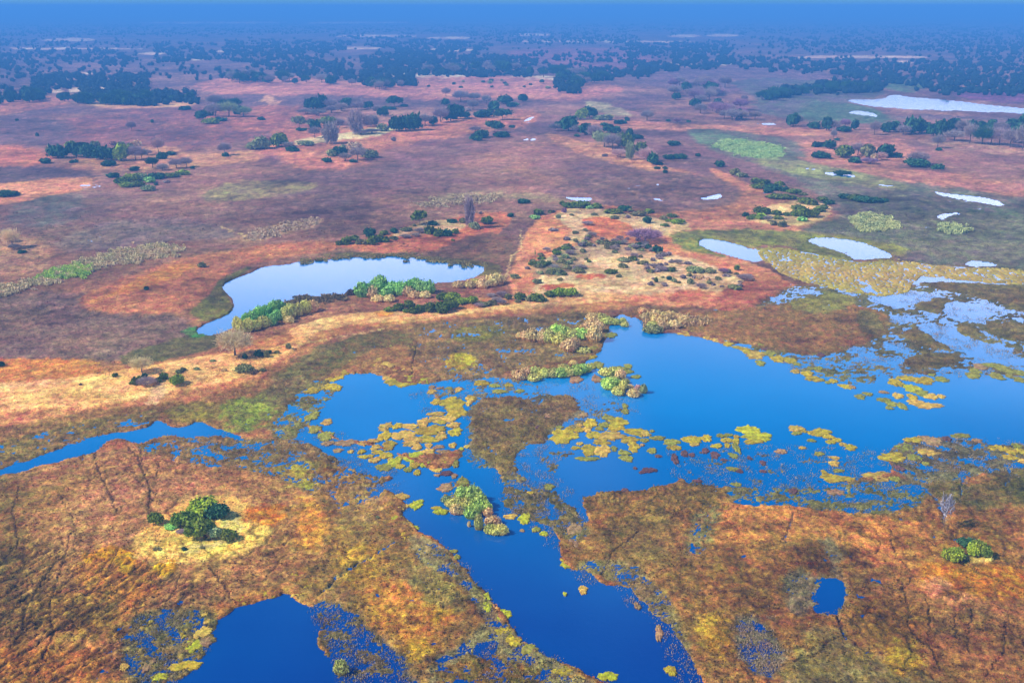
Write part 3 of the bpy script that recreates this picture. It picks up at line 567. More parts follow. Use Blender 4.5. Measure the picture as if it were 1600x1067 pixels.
# ------------------------------------------------------------------ materials
def new_mat(name):
    m = bpy.data.materials.new(name); m.use_nodes = True
    m.node_tree.nodes.clear()
    return m, m.node_tree
def L(nt, a, b): nt.links.new(a, b)
def ground_mat():
    m, t = new_mat('ground_cover')
    out = N(t, 'ShaderNodeOutputMaterial'); b = N(t, 'ShaderNodeBsdfPrincipled', i={'Roughness': 0.95, 'Specular IOR Level': 0.1})
    at_ = N(t, 'ShaderNodeAttribute', attribute_name='Col')
    geo = N(t, 'ShaderNodeNewGeometry')
    n1 = N(t, 'ShaderNodeTexNoise', i={'Scale': 1.1, 'Detail': 5.0, 'Roughness': 0.75})
    n2 = N(t, 'ShaderNodeTexNoise', i={'Scale': 0.13, 'Detail': 6.0, 'Roughness': 0.7})
    L(t, geo.outputs['Position'], n1.inputs['Vector']); L(t, geo.outputs['Position'], n2.inputs['Vector'])
    r1 = N(t, 'ShaderNodeMapRange', i={'From Min': 0.35, 'From Max': 0.65, 'To Min': 0.45, 'To Max': 1.55})
    n4 = N(t, 'ShaderNodeTexNoise', i={'Scale': 4.2, 'Detail': 2.0, 'Roughness': 0.6}); L(t, geo.outputs['Position'], n4.inputs['Vector'])
    r4 = N(t, 'ShaderNodeMapRange', i={'From Min': 0.36, 'From Max': 0.64, 'To Min': 0.6, 'To Max': 1.42}); L(t, n4.outputs['Fac'], r4.inputs[0])
    r2 = N(t, 'ShaderNodeMapRange', i={'From Min': 0.3, 'From Max': 0.7, 'To Min': 0.72, 'To Max': 1.28})
    L(t, n1.outputs['Fac'], r1.inputs[0]); L(t, n2.outputs['Fac'], r2.inputs[0])
    mu = N(t, 'ShaderNodeMath', operation='MULTIPLY'); L(t, r1.outputs[0], mu.inputs[0]); L(t, r2.outputs[0], mu.inputs[1])
    hsv = N(t, 'ShaderNodeHueSaturation')
    r3 = N(t, 'ShaderNodeMapRange', i={'From Min': 0.3, 'From Max': 0.7, 'To Min': 0.47, 'To Max': 0.53})
    n3 = N(t, 'ShaderNodeTexNoise', i={'Scale': 0.35, 'Detail': 4.0, 'Roughness': 0.7})
    L(t, geo.outputs['Position'], n3.inputs['Vector']); L(t, n3.outputs['Fac'], r3.inputs[0]); L(t, r3.outputs[0], hsv.inputs['Hue'])
    mu2 = N(t, 'ShaderNodeMath', operation='MULTIPLY'); L(t, mu.outputs[0], mu2.inputs[0]); L(t, r4.outputs[0], mu2.inputs[1]); L(t, mu2.outputs[0], hsv.inputs['Value']); L(t, at_.outputs['Color'], hsv.inputs['Color'])
    L(t, hsv.outputs[0], b.inputs['Base Color'])
    bp = N(t, 'ShaderNodeBump', i={'Strength': 0.55, 'Distance': 0.35}); L(t, n1.outputs['Fac'], bp.inputs['Height'])
    L(t, bp.outputs[0], b.inputs['Normal'])
    L(t, b.outputs[0], out.inputs[0])
    return m
def water_mat():
    m, t = new_mat('delta_water')
    out = N(t, 'ShaderNodeOutputMaterial'); b = N(t, 'ShaderNodeBsdfPrincipled', i={'Roughness': 0.07, 'IOR': 1.38})
    geo = N(t, 'ShaderNodeNewGeometry')
    n1 = N(t, 'ShaderNodeTexNoise', i={'Scale': 0.012, 'Detail': 3.0, 'Roughness': 0.5})
    L(t, geo.outputs['Position'], n1.inputs['Vector'])
    mix = N(t, 'ShaderNodeMix', data_type='RGBA')
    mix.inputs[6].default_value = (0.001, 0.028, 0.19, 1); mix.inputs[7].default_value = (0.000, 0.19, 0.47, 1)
    # base colour runs from dark blue near by to brighter blue farther off
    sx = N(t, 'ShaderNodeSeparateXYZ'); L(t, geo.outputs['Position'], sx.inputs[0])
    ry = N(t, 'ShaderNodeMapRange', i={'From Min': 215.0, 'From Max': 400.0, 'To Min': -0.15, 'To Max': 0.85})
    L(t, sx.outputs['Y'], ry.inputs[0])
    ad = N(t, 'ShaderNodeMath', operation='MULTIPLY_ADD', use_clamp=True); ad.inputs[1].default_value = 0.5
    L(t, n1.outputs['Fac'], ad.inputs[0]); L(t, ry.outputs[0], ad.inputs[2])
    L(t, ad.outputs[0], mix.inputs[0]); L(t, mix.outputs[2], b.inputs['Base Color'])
    n2 = N(t, 'ShaderNodeTexNoise', i={'Scale': 0.9, 'Detail': 3.0, 'Roughness': 0.6})
    L(t, geo.outputs['Position'], n2.inputs['Vector'])
    bp = N(t, 'ShaderNodeBump', i={'Strength': 0.3, 'Distance': 0.1}); L(t, n2.outputs['Fac'], bp.inputs['Height'])
    L(t, bp.outputs[0], b.inputs['Normal'])
    L(t, b.outputs[0], out.inputs[0])
    return m
def plant_mat(name, base=None, scale=1.5, var=0.35, attr=False, trans=0.0, bump=0.0):
    """plant material: colour from the object's own colour (or given), mottled"""
    m, t = new_mat(name)
    out = N(t, 'ShaderNodeOutputMaterial'); b = N(t, 'ShaderNodeBsdfPrincipled', i={'Roughness': 0.8, 'Specular IOR Level': 0.15})
    oi = N(t, 'ShaderNodeObjectInfo'); geo = N(t, 'ShaderNodeNewGeometry')
    n1 = N(t, 'ShaderNodeTexNoise', i={'Scale': scale, 'Detail': 3.0, 'Roughness': 0.7})
    L(t, geo.outputs['Position'], n1.inputs['Vector'])
    r1 = N(t, 'ShaderNodeMapRange', i={'From Min': 0.3, 'From Max': 0.7, 'To Min': 1-var, 'To Max': 1+var})
    L(t, n1.outputs['Fac'], r1.inputs[0])
    hsv = N(t, 'ShaderNodeHueSaturation')
    L(t, r1.outputs[0], hsv.inputs['Value'])
    if base is not None: hsv.inputs['Color'].default_value = (*base, 1)
    elif attr:
        at_ = N(t, 'ShaderNodeAttribute', attribute_name='Col')
        mu = N(t, 'ShaderNodeMix', data_type='RGBA', blend_type='MULTIPLY'); mu.inputs[0].default_value = 1
        L(t, oi.outputs['Color'], mu.inputs[6]); L(t, at_.outputs['Color'], mu.inputs[7]); L(t, mu.outputs[2], hsv.inputs['Color'])
    else: L(t, oi.outputs['Color'], hsv.inputs['Color'])
    r3 = N(t, 'ShaderNodeMapRange', i={'From Min': 0.3, 'From Max': 0.7, 'To Min': 0.48, 'To Max': 0.52})
    n3 = N(t, 'ShaderNodeTexNoise', i={'Scale': scale*0.4, 'Detail': 2.0})
    L(t, geo.outputs['Position'], n3.inputs['Vector']); L(t, n3.outputs['Fac'], r3.inputs[0]); L(t, r3.outputs[0], hsv.inputs['Hue'])
    L(t, hsv.outputs[0], b.inputs['Base Color'])
    if bump:
        bp = N(t, 'ShaderNodeBump', i={'Strength': 0.6, 'Distance': bump}); L(t, n1.outputs['Fac'], bp.inputs['Height']); L(t, bp.outputs[0], b.inputs['Normal'])
    L(t, b.outputs[0], out.inputs[0])
    return m
M_GROUND = ground_mat(); M_WATER = water_mat()
M_LEAF = plant_mat('leaf_foliage', scale=0.8, attr=True)
M_TWIG = plant_mat('bare_twigs', scale=0.8, var=0.25)
M_BARK = plant_mat('bark', base=(0.10, 0.075, 0.06), scale=2.0)
M_REED = plant_mat('reed_blades', scale=0.7, attr=True)
M_MAT = plant_mat('floating_grass', scale=1.3, var=0.38, attr=True, bump=0.5)
M_WOOD = plant_mat('far_woodland', base=(0.016, 0.035, 0.03), scale=0.03, var=0.4)
M_TAN = plant_mat('reed_bed', scale=0.5, attr=True)

# ------------------------------------------------------------------ ground, water, haze
def tag(o, label=None, cat=None, group=None, kind=None):
    if label: o['label'] = label
    if cat: o['category'] = cat
    if group: o['group'] = group
    if kind: o['kind'] = kind
    return o
def link(name, me, parent=None):
    o = bpy.data.objects.new(name, me); COL.objects.link(o)
    if parent: o.parent = parent
    return o
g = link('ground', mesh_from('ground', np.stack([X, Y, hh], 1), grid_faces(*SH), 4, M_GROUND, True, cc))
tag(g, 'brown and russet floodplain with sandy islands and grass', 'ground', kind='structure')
wv = [(-60000, 60, 0), (60000, 60, 0), (60000, 66000, 0), (-60000, 66000, 0)]
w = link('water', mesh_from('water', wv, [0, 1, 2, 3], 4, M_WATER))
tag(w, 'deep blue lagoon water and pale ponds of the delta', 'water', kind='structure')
# air
def haze():
    x0, x1, y0, y1, z0, z1 = -70000, 70000, -300, 70000, -4, 175
    v = [(x, y, z) for z in (z0, z1) for y in (y0, y1) for x in (x0, x1)]
    f = [0, 2, 3, 1, 4, 5, 7, 6, 0, 1, 5, 4, 2, 6, 7, 3, 0, 4, 6, 2, 1, 3, 7, 5]
    m, t = new_mat('hazy_air')
    out = N(t, 'ShaderNodeOutputMaterial')
    vol = N(t, 'ShaderNodeVolumePrincipled', i={'Density': 3.0e-4, 'Anisotropy': 0.0})
    vol.inputs['Color'].default_value = (0.085, 0.32, 0.74, 1)
    L(t, vol.outputs[0], out.inputs['Volume'])
    o = link('haze', mesh_from('haze', v, f, 4, m))
    tag(o, 'blue dry season haze over the far floodplain', 'haze', kind='stuff')
haze()

# ------------------------------------------------------------------ plant shapes (unit size, shared by the copies)
R_ = np.random.default_rng(21)
def dirs(n, up=-1.0, r=R_):
    v = r.normal(size=(n*3, 3)); v /= np.linalg.norm(v, axis=1)[:, None]
    v = v[v[:, 2] > up][:n]
    return v
def quads(cen, nor, size, r=R_, aspect=1.0):
    """one leaf spray per centre, facing roughly along nor"""
    n = len(cen)
    a = r.normal(size=(n, 3)); u = np.cross(nor, a); u /= np.linalg.norm(u, axis=1)[:, None]+1e-9
    v = np.cross(nor, u)
    s = (size*r.uniform(0.6, 1.4, n))[:, None]
    k = r.uniform(-0.35, 0.35, (n, 4))[:, :, None]
    P_ = np.stack([cen-u*s-v*s*aspect, cen+u*s-v*s*aspect, cen+u*s+v*s*aspect, cen-u*s+v*s*aspect], 1)
    P_ = P_+nor[:, None, :]*k*s[:, None]
    return P_.reshape(-1, 3), np.arange(n*4)
def blob(c, rad, nu=9, nv=6, jit=0.18, r=R_):
    v = []; f = []
    for j in range(nv+1):
        th = math.pi*j/nv
        for i in range(nu):
            ph = 2*math.pi*i/nu
            q = 1+jit*r.uniform(-1, 1)
            v.append((c[0]+rad[0]*q*math.sin(th)*math.cos(ph), c[1]+rad[1]*q*math.sin(th)*math.sin(ph), c[2]+rad[2]*q*math.cos(th)))
    for j in range(nv):
        for i in range(nu):
            f += [j*nu+i, (j+1)*nu+i, (j+1)*nu+(i+1) % nu, j*nu+(i+1) % nu]
    return np.array(v), np.array(f)
def merge(parts):
    V = []; Fc = []; o = 0
    for v, f in parts:
        V.append(v); Fc.append(np.asarray(f)+o); o += len(v)
    return np.concatenate(V), np.concatenate(Fc)
def bush_mesh(name, nl=900, lumps=7, leaf=0.062, zc=0.42, flat=1.0, spread=0.55, zbase=0.0):
    parts = []
    for k in range(lumps):
        a = 2*math.pi*(k+R_.uniform(-.3, .3))/lumps; rr = spread*math.sqrt(R_.uniform(0.15, 1)) if k else 0
        rad = R_.uniform(0.22, 0.50)
        cz = zbase+(zc+R_.uniform(-.08, .16))*(1-0.35*rr)
        c = np.array([rr*math.cos(a), rr*math.sin(a), cz])
        rz = min(rad*flat, 1.0-cz) if cz+rad*flat > 1 else rad*flat
        parts.append(blob(c, (rad*.66, rad*.66, rz*.66), jit=0.25))
        d = dirs(int(nl/lumps), -0.35)
        q = R_.uniform(0.62, 1.18, len(d))[:, None]*(1+0.30*np.sin(d[:, :1]*7+k)*np.cos(d[:, 1:2]*6))
        cen = c+d*q*np.array([rad, rad, rz])
        cen[:, 2] = np.maximum(cen[:, 2], 0.02)
        parts.append(quads(cen, d+R_.normal(size=d.shape)*0.75, leaf*1.3))
    v, f = merge(parts)
    q = np.repeat(R_.uniform(.55, 1.5, len(v)//2+1), 2)[:len(v)]*(0.8+0.45*np.clip(perlin(v[:, 0]*4+zc*9, v[:, 1]*4+v[:, 2]*3), -.6, .8))
    hue = R_.uniform(-.12, .2, len(v))
    return mesh_from(name, v, f, 4, M_LEAF, colors=np.stack([q*(1+hue), q, q*(1-hue)], 1))
def tube(p0, p1, r0, r1, n=6):
    p0 = np.array(p0, float); p1 = np.array(p1, float); d = p1-p0; d /= np.linalg.norm(d)
    a = np.cross(d, [0.3, 0.9, 0.2]); a /= np.linalg.norm(a); b = np.cross(d, a)
    v = []
    for p, r in ((p0, r0), (p1, r1)):
        for i in range(n):
            t = 2*math.pi*i/n; v.append(p+r*(a*math.cos(t)+b*math.sin(t)))
    f = []
    for i in range(n): f += [i, (i+1) % n, n+(i+1) % n, n+i]
    return np.array(v), np.array(f)
def trunk_mesh(name, top=0.35, r0=0.07, limbs=5, reach=0.45, h=0.75, stems=1):
    parts = []
    for s in range(stems):
        bx, by = (0, 0) if stems == 1 else (R_.uniform(-.2, .2), R_.uniform(-.2, .2))
        kx, ky = bx+R_.uniform(-.05, .05), by+R_.uniform(-.05, .05)
        parts.append(tube((bx, by, -0.03), (kx, ky, top), r0, r0*.7))
        for k in range(limbs):
            a = 2*math.pi*(k+R_.uniform(-.3, .3))/limbs
            m_ = (kx+reach*.45*math.cos(a), ky+reach*.45*math.sin(a), top+(h-top)*.45)
            e_ = (kx+reach*math.cos(a+.2), ky+reach*math.sin(a+.2), h)
            parts.append(tube((kx, ky, top*.95), m_, r0*.5, r0*.32, 5)); parts.append(tube(m_, e_, r0*.32, r0*.12, 5))
    v, f = merge(parts)
    return mesh_from(name, v, f, 4, M_BARK)
def twig_mesh(name, n=420, zc=0.62, rz=0.38, rx=1.0, w=0.012, base=0.3, narrow=False):
    """leafless crown: forking twigs reaching to an uneven dome"""
    V = []; Fc = []
    def blade(a, b, w0, w1):
        d = b-a; u = np.cross(d, R_.normal(size=3)); u /= np.linalg.norm(u)+1e-9
        o = len(V); V.extend([a-u*w0, a+u*w0, b+u*w1, b-u*w1]); Fc.extend([o, o+1, o+2, o+3])
    d = dirs(n, -0.25 if not narrow else -0.9)
    for k in range(len(d)):
        q = R_.uniform(0.7, 1.06)*(1+0.16*math.sin(d[k, 0]*6+d[k, 2]*5))
        tip = np.array([d[k, 0]*rx*q, d[k, 1]*rx*q, zc+d[k, 2]*rz*q])
        m_ = tip*0.55+np.array([0, 0, base*.45+zc*0.0])+R_.normal(size=3)*0.05
        blade(m_, tip, w*1.3, w*.5)
        for j in range(3):
            s_ = m_+(tip-m_)*R_.uniform(.2, .9); e_ = s_+R_.normal(size=3)*0.13+(tip-m_)*.25
            blade(s_, e_, w*.8, w*.5)
    return mesh_from(name, np.array(V), np.array(Fc), 4, M_TWIG)
def palm_mesh(name):
    V = []; Fc = []
    for k in range(26):
        a = 2*math.pi*k/26+R_.uniform(-.1, .1); up = R_.uniform(-.5, .9)
        d = np.array([math.cos(a), math.sin(a), up]); d /= np.linalg.norm(d)
        p = np.array([0, 0, 0.82]); L_ = 0.5
        q = p+d*L_*.6; e_ = q+d*L_*.4+np.array([0, 0, -.12]); u = np.cross(d, [0, 0, 1.0]); u /= np.linalg.norm(u); u *= 0.09
        o = len(V); V.extend([p, p, q+u, q-u]); V.extend([q-u, q+u, e_+u*.3, e_-u*.3]); Fc.extend(range(o, o+8))
    return mesh_from(name, np.array(V), np.array(Fc), 4, M_LEAF, colors=np.ones((len(V), 3)))
def reed_mesh(name, n=520, heads=True):
    """dome of papyrus stems with feathery heads"""
    d = dirs(n, 0.02)
    n = len(d)
    q = R_.uniform(0.68, 1.16, n)[:, None]*(1+0.16*np.sin(d[:, :1]*9)*np.cos(d[:, 1:2]*8))
    tip = d*q; tip[:, 2] = 0.28+0.72*np.abs(d[:, 2])*q[:, 0]
    base = tip*np.array([0.72, 0.72, 0])+R_.normal(size=(n, 3))*np.array([.03, .03, 0])
    u = np.cross(tip-base, R_.normal(size=(n, 3))); u /= np.linalg.norm(u, axis=1)[:, None]; w_ = 0.028
    P_ = np.stack([base-u*w_, base+u*w_, tip+u*w_*1.2, tip-u*w_*1.2], 1).reshape(-1, 3)
    c = np.tile(np.array([[1.25, .95, .7], [1.25, .95, .7], [1, 1, 1], [1, 1, 1]]), (n, 1))
    c *= np.repeat(R_.uniform(.65, 1.25, n), 4)[:, None]
    hv, hf = quads(tip, d+R_.normal(size=d.shape)*.5, 0.062)
    hc = np.repeat(R_.uniform(.75, 1.3, n), 4)[:, None]*np.array([[1, 1.05, .95]])
    core, cf = blob((0, 0, 0.1), (.8, .8, .72), 12, 8, .08)
    core[:, 2] = np.maximum(core[:, 2], -0.1)
    v, f = merge([(P_, np.arange(n*4)), (hv, hf), (core, cf)])
    colr = np.concatenate([c, hc, np.tile([[.75, .62, .42]], (len(core), 1))])
    return mesh_from(name, v, f, 4, M_REED, colors=colr)
def mat_mesh(name, seed):
    r = np.random.default_rng(seed); nr, na = 9, 64
    th = np.arange(na)*2*np.pi/na
    def ring(f, p): return np.cos(f*th+p)
    R0 = 0.86+0.10*ring(2, r.uniform(0, 6))+0.09*ring(3, r.uniform(0, 6))+0.07*ring(5, r.uniform(0, 6))+0.05*ring(8, r.uniform(0, 6))+0.05*ring(11, r.uniform(0, 6))+0.04*ring(17, r.uniform(0, 6))+r.uniform(-.075, .075, na)
    rad = np.array([0.0, .22, .42, .6, .75, .87, .95, 1.0, 1.0]); pz = np.array([1, 1, .98, .95, .92, .84, .62, .2, -.6])
    v = []; c = []
    ox = r.uniform(0, 50)
    for k in range(nr):
        x = rad[k]*R0*np.cos(th); y = rad[k]*R0*np.sin(th)
        b = 0.55*perlin(x*3+ox, y*3+ox)+0.4*perlin(x*7+ox, y*7-ox) if k < 7 else 0*th
        z = pz[k]*(1+b*0.5)
        v.append(np.stack([x, y, z], 1))
        t = np.clip(1+0.5*perlin(x*2.2+ox, y*2.2)+0.35*perlin(x*6+ox, y*6), .5, 1.6)
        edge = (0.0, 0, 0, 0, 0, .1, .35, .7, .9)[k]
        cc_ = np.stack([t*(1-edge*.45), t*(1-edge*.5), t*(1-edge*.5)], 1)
        c.append(cc_)
    v = np.concatenate(v); c = np.concatenate(c)
    i = np.arange(nr*na).reshape(nr, na)
    f = np.stack([i[:-1], i[1:], np.roll(i[1:], -1, 1), np.roll(i[:-1], -1, 1)], -1).reshape(-1)
    return mesh_from(name, v, f, 4, M_MAT, True, c)

BUSH = [bush_mesh('bush_foliage', 2600, 9+k % 4, 0.04, 0.40, 1.0) for k in range(6)]
BUSHS = [bush_mesh('small_bush_foliage', 520, 5+k % 3, 0.085, 0.38, 1.0) for k in range(6)]
TREE = [bush_mesh('tree_crown', 1300, 9, 0.058, 0.42, 1.0, 0.6, 0.05) for k in range(4)]
FLAT = [bush_mesh('umbrella_crown', 1000, 9, 0.06, 0.70, 0.42, 0.62, 0.08) for k in range(3)]
TWIG = [twig_mesh('twig_crown', 560) for k in range(3)]
DEAD = twig_mesh('dead_branches', 60, 0.62, 0.40, 0.9, 0.035, 0.25)
TALL = [twig_mesh('narrow_twig_crown', 520, 0.56, 0.46, 1.0, 0.03, 0.1, True) for k in range(2)]
TRUNK = [trunk_mesh('trunk') for k in range(2)]
THIN = [trunk_mesh('thin_trunk', 0.45, 0.035, 6, 0.6, 0.85) for k in range(2)]
STEM = [trunk_mesh('stems', 0.2, 0.04, 3, 0.35, 0.5, 3) for k in range(2)]
PALM = palm_mesh('palm_fronds')
PSTEM = mesh_from('palm_trunk', *tube((0, 0, -.03), (0.02, 0, .83), .075, .05, 8), 4, M_BARK)
REED = [reed_mesh('papyrus', 520) for k in range(5)]
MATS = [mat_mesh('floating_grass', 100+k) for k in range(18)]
LCOL = {'g': (.145, .20, .018), 'G': (.26, .35, .02), 't': (.045, .12, .045), 'o': (.22, .22, .07), 'm': (.33, .25, .23), 'u': (.33, .17, .24), 'c': (.75, .55, .28), 'p': (.55, .32, .28),
        'k': (.10, .065, .05), 'e': (.27, .50, .12), 'y': (.58, .54, .13), 'w': (.72, .48, .20), 'l': (.46, .60, .12), 'b': (.30, .34, .13), 'q': (.40, .42, .42)}
LADJ = {'g': 'dark green', 'G': 'bright green', 't': 'deep green', 'o': 'olive grey', 'm': 'grey leafless', 'u': 'purple grey leafless', 'c': 'cream flowering', 'p': 'pinkish leafless', 'k': 'dark brown',
        'e': 'fresh green', 'y': 'yellow green', 'w': 'straw coloured', 'l': 'light green', 'b': 'dull olive', 'q': 'pale dead'}
ONES = 'first second third fourth fifth sixth seventh eighth ninth tenth eleventh twelfth thirteenth fourteenth fifteenth sixteenth seventeenth eighteenth nineteenth twentieth'.split()
TENS = {2: 'twenty', 3: 'thirty', 4: 'forty', 5: 'fifty', 6: 'sixty', 7: 'seventy'}
def nth(k):
    if k <= 20: return ONES[k-1]
    return TENS[k//10]+('-'+ONES[k % 10-1] if k % 10 else '') if k % 10 else TENS[k//10][:-1]+'ieth'
def foot(px, py, w_, h_):
    """world foot point, radius and height of something seen w by h dots whose near lower edge is at px, py"""
    s = mpp(px, py); x, y = at(px, py)
    sn = CAMZ/math.hypot(y, CAMZ); cs = math.sqrt(1-sn*sn)
    x, y = at(px, py-0.38*w_*sn)
    Hh = max(0.30*w_*s, (h_-0.62*w_*sn)*s/cs)
    return x, y, w_*s/2, Hh
GZ = hh.reshape(SH)
def ground_z(px, py):
    j = np.argmin(np.abs(cols-px)); i = np.argmin(np.abs(rows-py))
    return max(0.0, float(GZ[i, j]))
def kid(name, me, par, col=None):
    o = link(name, me, par)
    if col: o.color = (*col, 1)
    return o
KIND = {'b': ('bush', 'bush'), 'r': ('green_tree', 'tree'), 'a': ('umbrella_tree', 'tree'), 'd': ('bare_tree', 'bare tree'), 'n': ('tall_bare_tree', 'bare tree'), 'P': ('palm_tree', 'palm'), 's': ('tree_stump', 'stump'), 'x': ('papyrus_clump', 'papyrus')}
WORD = {'b': 'bush', 'r': 'tree', 'a': 'flat topped tree', 'd': 'tree', 'n': 'tall tree', 'P': 'palm tree', 's': 'dead trunk', 'x': 'papyrus clump'}
PR = random.Random(5)
QUEUE = []
def plant(*a): QUEUE.append(a)
def grow(px, py, w_, h_, kc, label, group):
    k, c = kc[0], kc[1]
    x, y, rad, Hh = foot(px, py, w_, h_)
    z = ground_z(px, py)
    f = PR.uniform(.82, 1.2); cl = LCOL[c]; cl = tuple(min(.8, v*f*PR.uniform(.93, 1.07)) for v in cl)
    nm, cat = KIND[k]
    if py < 340: rad *= 1.22; Hh *= 1.18
    if py > 780 and k == 'b': rad *= .92; Hh *= .85; cl = tuple(min(.8, v*1.35) for v in cl)
    big = w_ >= 11 or k in 'adnPr'
    if k == 'x' or (k == 'b' and not big):
        me = PR.choice(REED if k == 'x' else BUSHS)
        o = link(nm, me); o.color = (*cl, 1)
    else:
        o = link(nm, None)
        if k == 'b':
            tw = c in 'mup'
            kid('twigs' if tw else 'foliage', PR.choice(TWIG) if tw else PR.choice(BUSH if w_ > 18 else BUSHS), o, cl)
            kid('stem', PR.choice(STEM), o)
        elif k == 'r': kid('crown', PR.choice(TREE), o, cl); kid('trunk', PR.choice(TRUNK), o)
        elif k == 'a': kid('crown', PR.choice(FLAT), o, cl); kid('trunk', PR.choice(THIN), o)
        elif k == 'd': kid('crown', DEAD if c == 'q' else PR.choice(TWIG), o, cl); kid('trunk', PR.choice(THIN if c == 'q' else TRUNK), o)
        elif k == 'n': kid('crown', PR.choice(TALL), o, cl); kid('trunk', PR.choice(THIN), o)
        elif k == 'P': kid('crown', PALM, o, cl); kid('trunk', PSTEM, o)
        elif k == 's': kid('trunk', PR.choice(TRUNK), o)
    o.location = (x, y, z-0.05)
    o.rotation_euler = (0, 0, PR.uniform(0, 6.28))
    o.scale = (rad*1.08, rad*1.08, Hh)
    tag(o, label, cat, group)
    return o
def cluster(where, group, txt):
    it = []
    for q in txt.split(';'):
        a = q.strip().split(',')
        if len(a) == 5: it.append([float(a[0]), float(a[1]), float(a[2]), float(a[3]), a[4]])
    cnt = {}
    wds = lambda k: LADJ[k[1]]+' '+WORD[k[0]]
    for a in it: cnt[wds(a[4])] = cnt.get(wds(a[4]), 0)+1
    seen = {}
    for a in sorted(it, key=lambda a: a[0]):
        wd = k = wds(a[4]); seen[k] = seen.get(k, 0)+1
        lab = wd+' '+where if cnt[k] == 1 else wd+', '+(nth(seen[k])+' from left ' if not (cnt[k] == 2) else ('left of two ' if seen[k] == 1 else 'right of two '))+where
        plant(a[0], a[1], a[2], a[3], a[4], lab, group)

cluster('on the near left sandy islet', 'bushes on the near left islet', '245,826,24,27,bg;281,831,33,32,bg;318,815,54,38,bG;342,818,38,34,bt;308,851,46,48,bg;297,828,36,32,bg;328,842,30,30,bg;268,833,24,12,be;338,847,26,25,bb;359,852,27,26,bg;289,863,10,7,bt;316,862,8,5,bo;283,839,16,9,bm;246,866,14,6,bo')
cluster('on the near right islet', 'bushes on the near right islet', '1508,858,32,20,bt;1526,859,24,16,bg;1489,883,38,30,bG;1520,876,23,28,bG;1539,878,24,28,bg;1500,870,16,10,bo')  # shade on the rightmost bush is put into its darker leaf colour
cluster('on the left end of the long sandspit', 'plants on the left sandspit', '368,566,50,47,dc;222,590,32,28,dc;166,594,6,11,sk;172,593,6,11,sp;182,594,10,8,bg;204,605,8,5,bg;211,607,11,15,bg;219,599,13,8,bg;227,596,11,9,bt;230,610,28,17,bm;248,602,11,10,bg;256,598,15,13,bg;277,608,25,20,bG;281,588,13,7,bo;287,585,10,7,bo;308,583,9,6,bb;350,585,9,5,bw;383,588,28,17,bo;410,583,11,6,bo;383,565,9,9,bt;405,563,16,12,bt;417,563,10,12,bo;422,557,8,6,bt;433,557,9,6,bo;451,550,9,10,bo;127,607,5,4,bk;229,455,8,7,bt;316,420,15,9,bo;2,575,12,10,bt;333,570,10,5,bb')
cluster('at the left end of the round lake', 'papyrus at the left end of the round lake', '371,518,14,20,xy;378,522,14,20,xy;388,520,16,20,xy;386,510,16,19,xe;396,508,18,22,xe;406,503,18,22,xe;416,500,18,22,xe;427,494,18,22,xe;437,492,18,22,xe;413,513,18,18,xy;424,510,18,18,xe;400,517,16,16,xy;434,503,16,18,xe;446,502,16,20,xy;455,497,17,22,xy;466,495,17,20,xy;478,491,17,20,xy;489,489,17,18,xw;452,507,14,12,xw')
cluster('on the near shore of the round lake', 'papyrus on the near shore of the round lake', '550,463,16,10,bk;568,466,24,24,xe;581,466,20,18,xw;593,459,26,27,xe;603,467,20,16,xe;613,462,20,20,xe;626,463,18,22,xe;637,464,18,16,xw;640,457,16,18,xe;650,456,18,20,xe;660,460,18,20,xe;671,460,18,20,xe;590,474,18,12,xw;608,474,18,12,xw;648,468,18,12,xw;664,468,18,12,xw;716,452,16,12,xw;735,452,16,12,xw;754,452,20,16,xw;768,449,20,18,xw;778,446,20,18,xw;742,445,14,8,xy')
cluster('on the ridge between lake and lagoon', 'bushes on the ridge between lake and lagoon', '609,491,17,9,bg;622,489,20,14,bg;640,485,20,15,bg;636,492,12,8,bg;645,494,20,13,bg;655,492,18,14,bg;670,492,24,18,bg;692,493,26,20,bg;706,487,20,16,bg;692,471,20,14,bg;706,474,28,18,bG;720,478,24,13,bG;736,478,20,13,bG;700,480,18,12,bg;749,484,14,8,bm;756,483,20,10,bo;768,481,18,10,bo;783,480,16,10,bm;768,466,14,7,bm;785,468,18,12,bm;794,471,12,10,bo;776,474,16,8,bm;812,471,20,14,bg;826,474,14,10,bb;839,475,28,16,bg;858,468,18,11,bg;872,467,24,15,bG;889,467,26,15,bG;809,477,10,6,bo')
cluster('in the row above the round lake', 'plants above the round lake', '530,385,11,9,bg;541,384,18,13,bg;552,378,16,10,bg;578,372,19,15,bt;561,384,14,10,bo;571,384,12,9,bo;580,385,16,14,bg;590,381,18,13,bg;602,380,17,11,bg;616,376,13,8,bo;602,369,14,9,bg;615,366,14,9,bt;634,363,20,7,bo;656,354,25,24,ag;676,354,18,8,bt;656,366,16,9,bm;650,372,12,7,bm;634,374,16,7,bm;671,368,18,14,bg;686,371,18,14,bg;699,372,17,13,bt;711,367,13,9,bg;707,350,16,8,bt;723,350,13,9,bo;734,358,15,49,nm;741,360,20,14,bb;761,352,21,14,bg;708,378,6,4,bg;750,336,6,5,bm;647,355,7,5,bo')
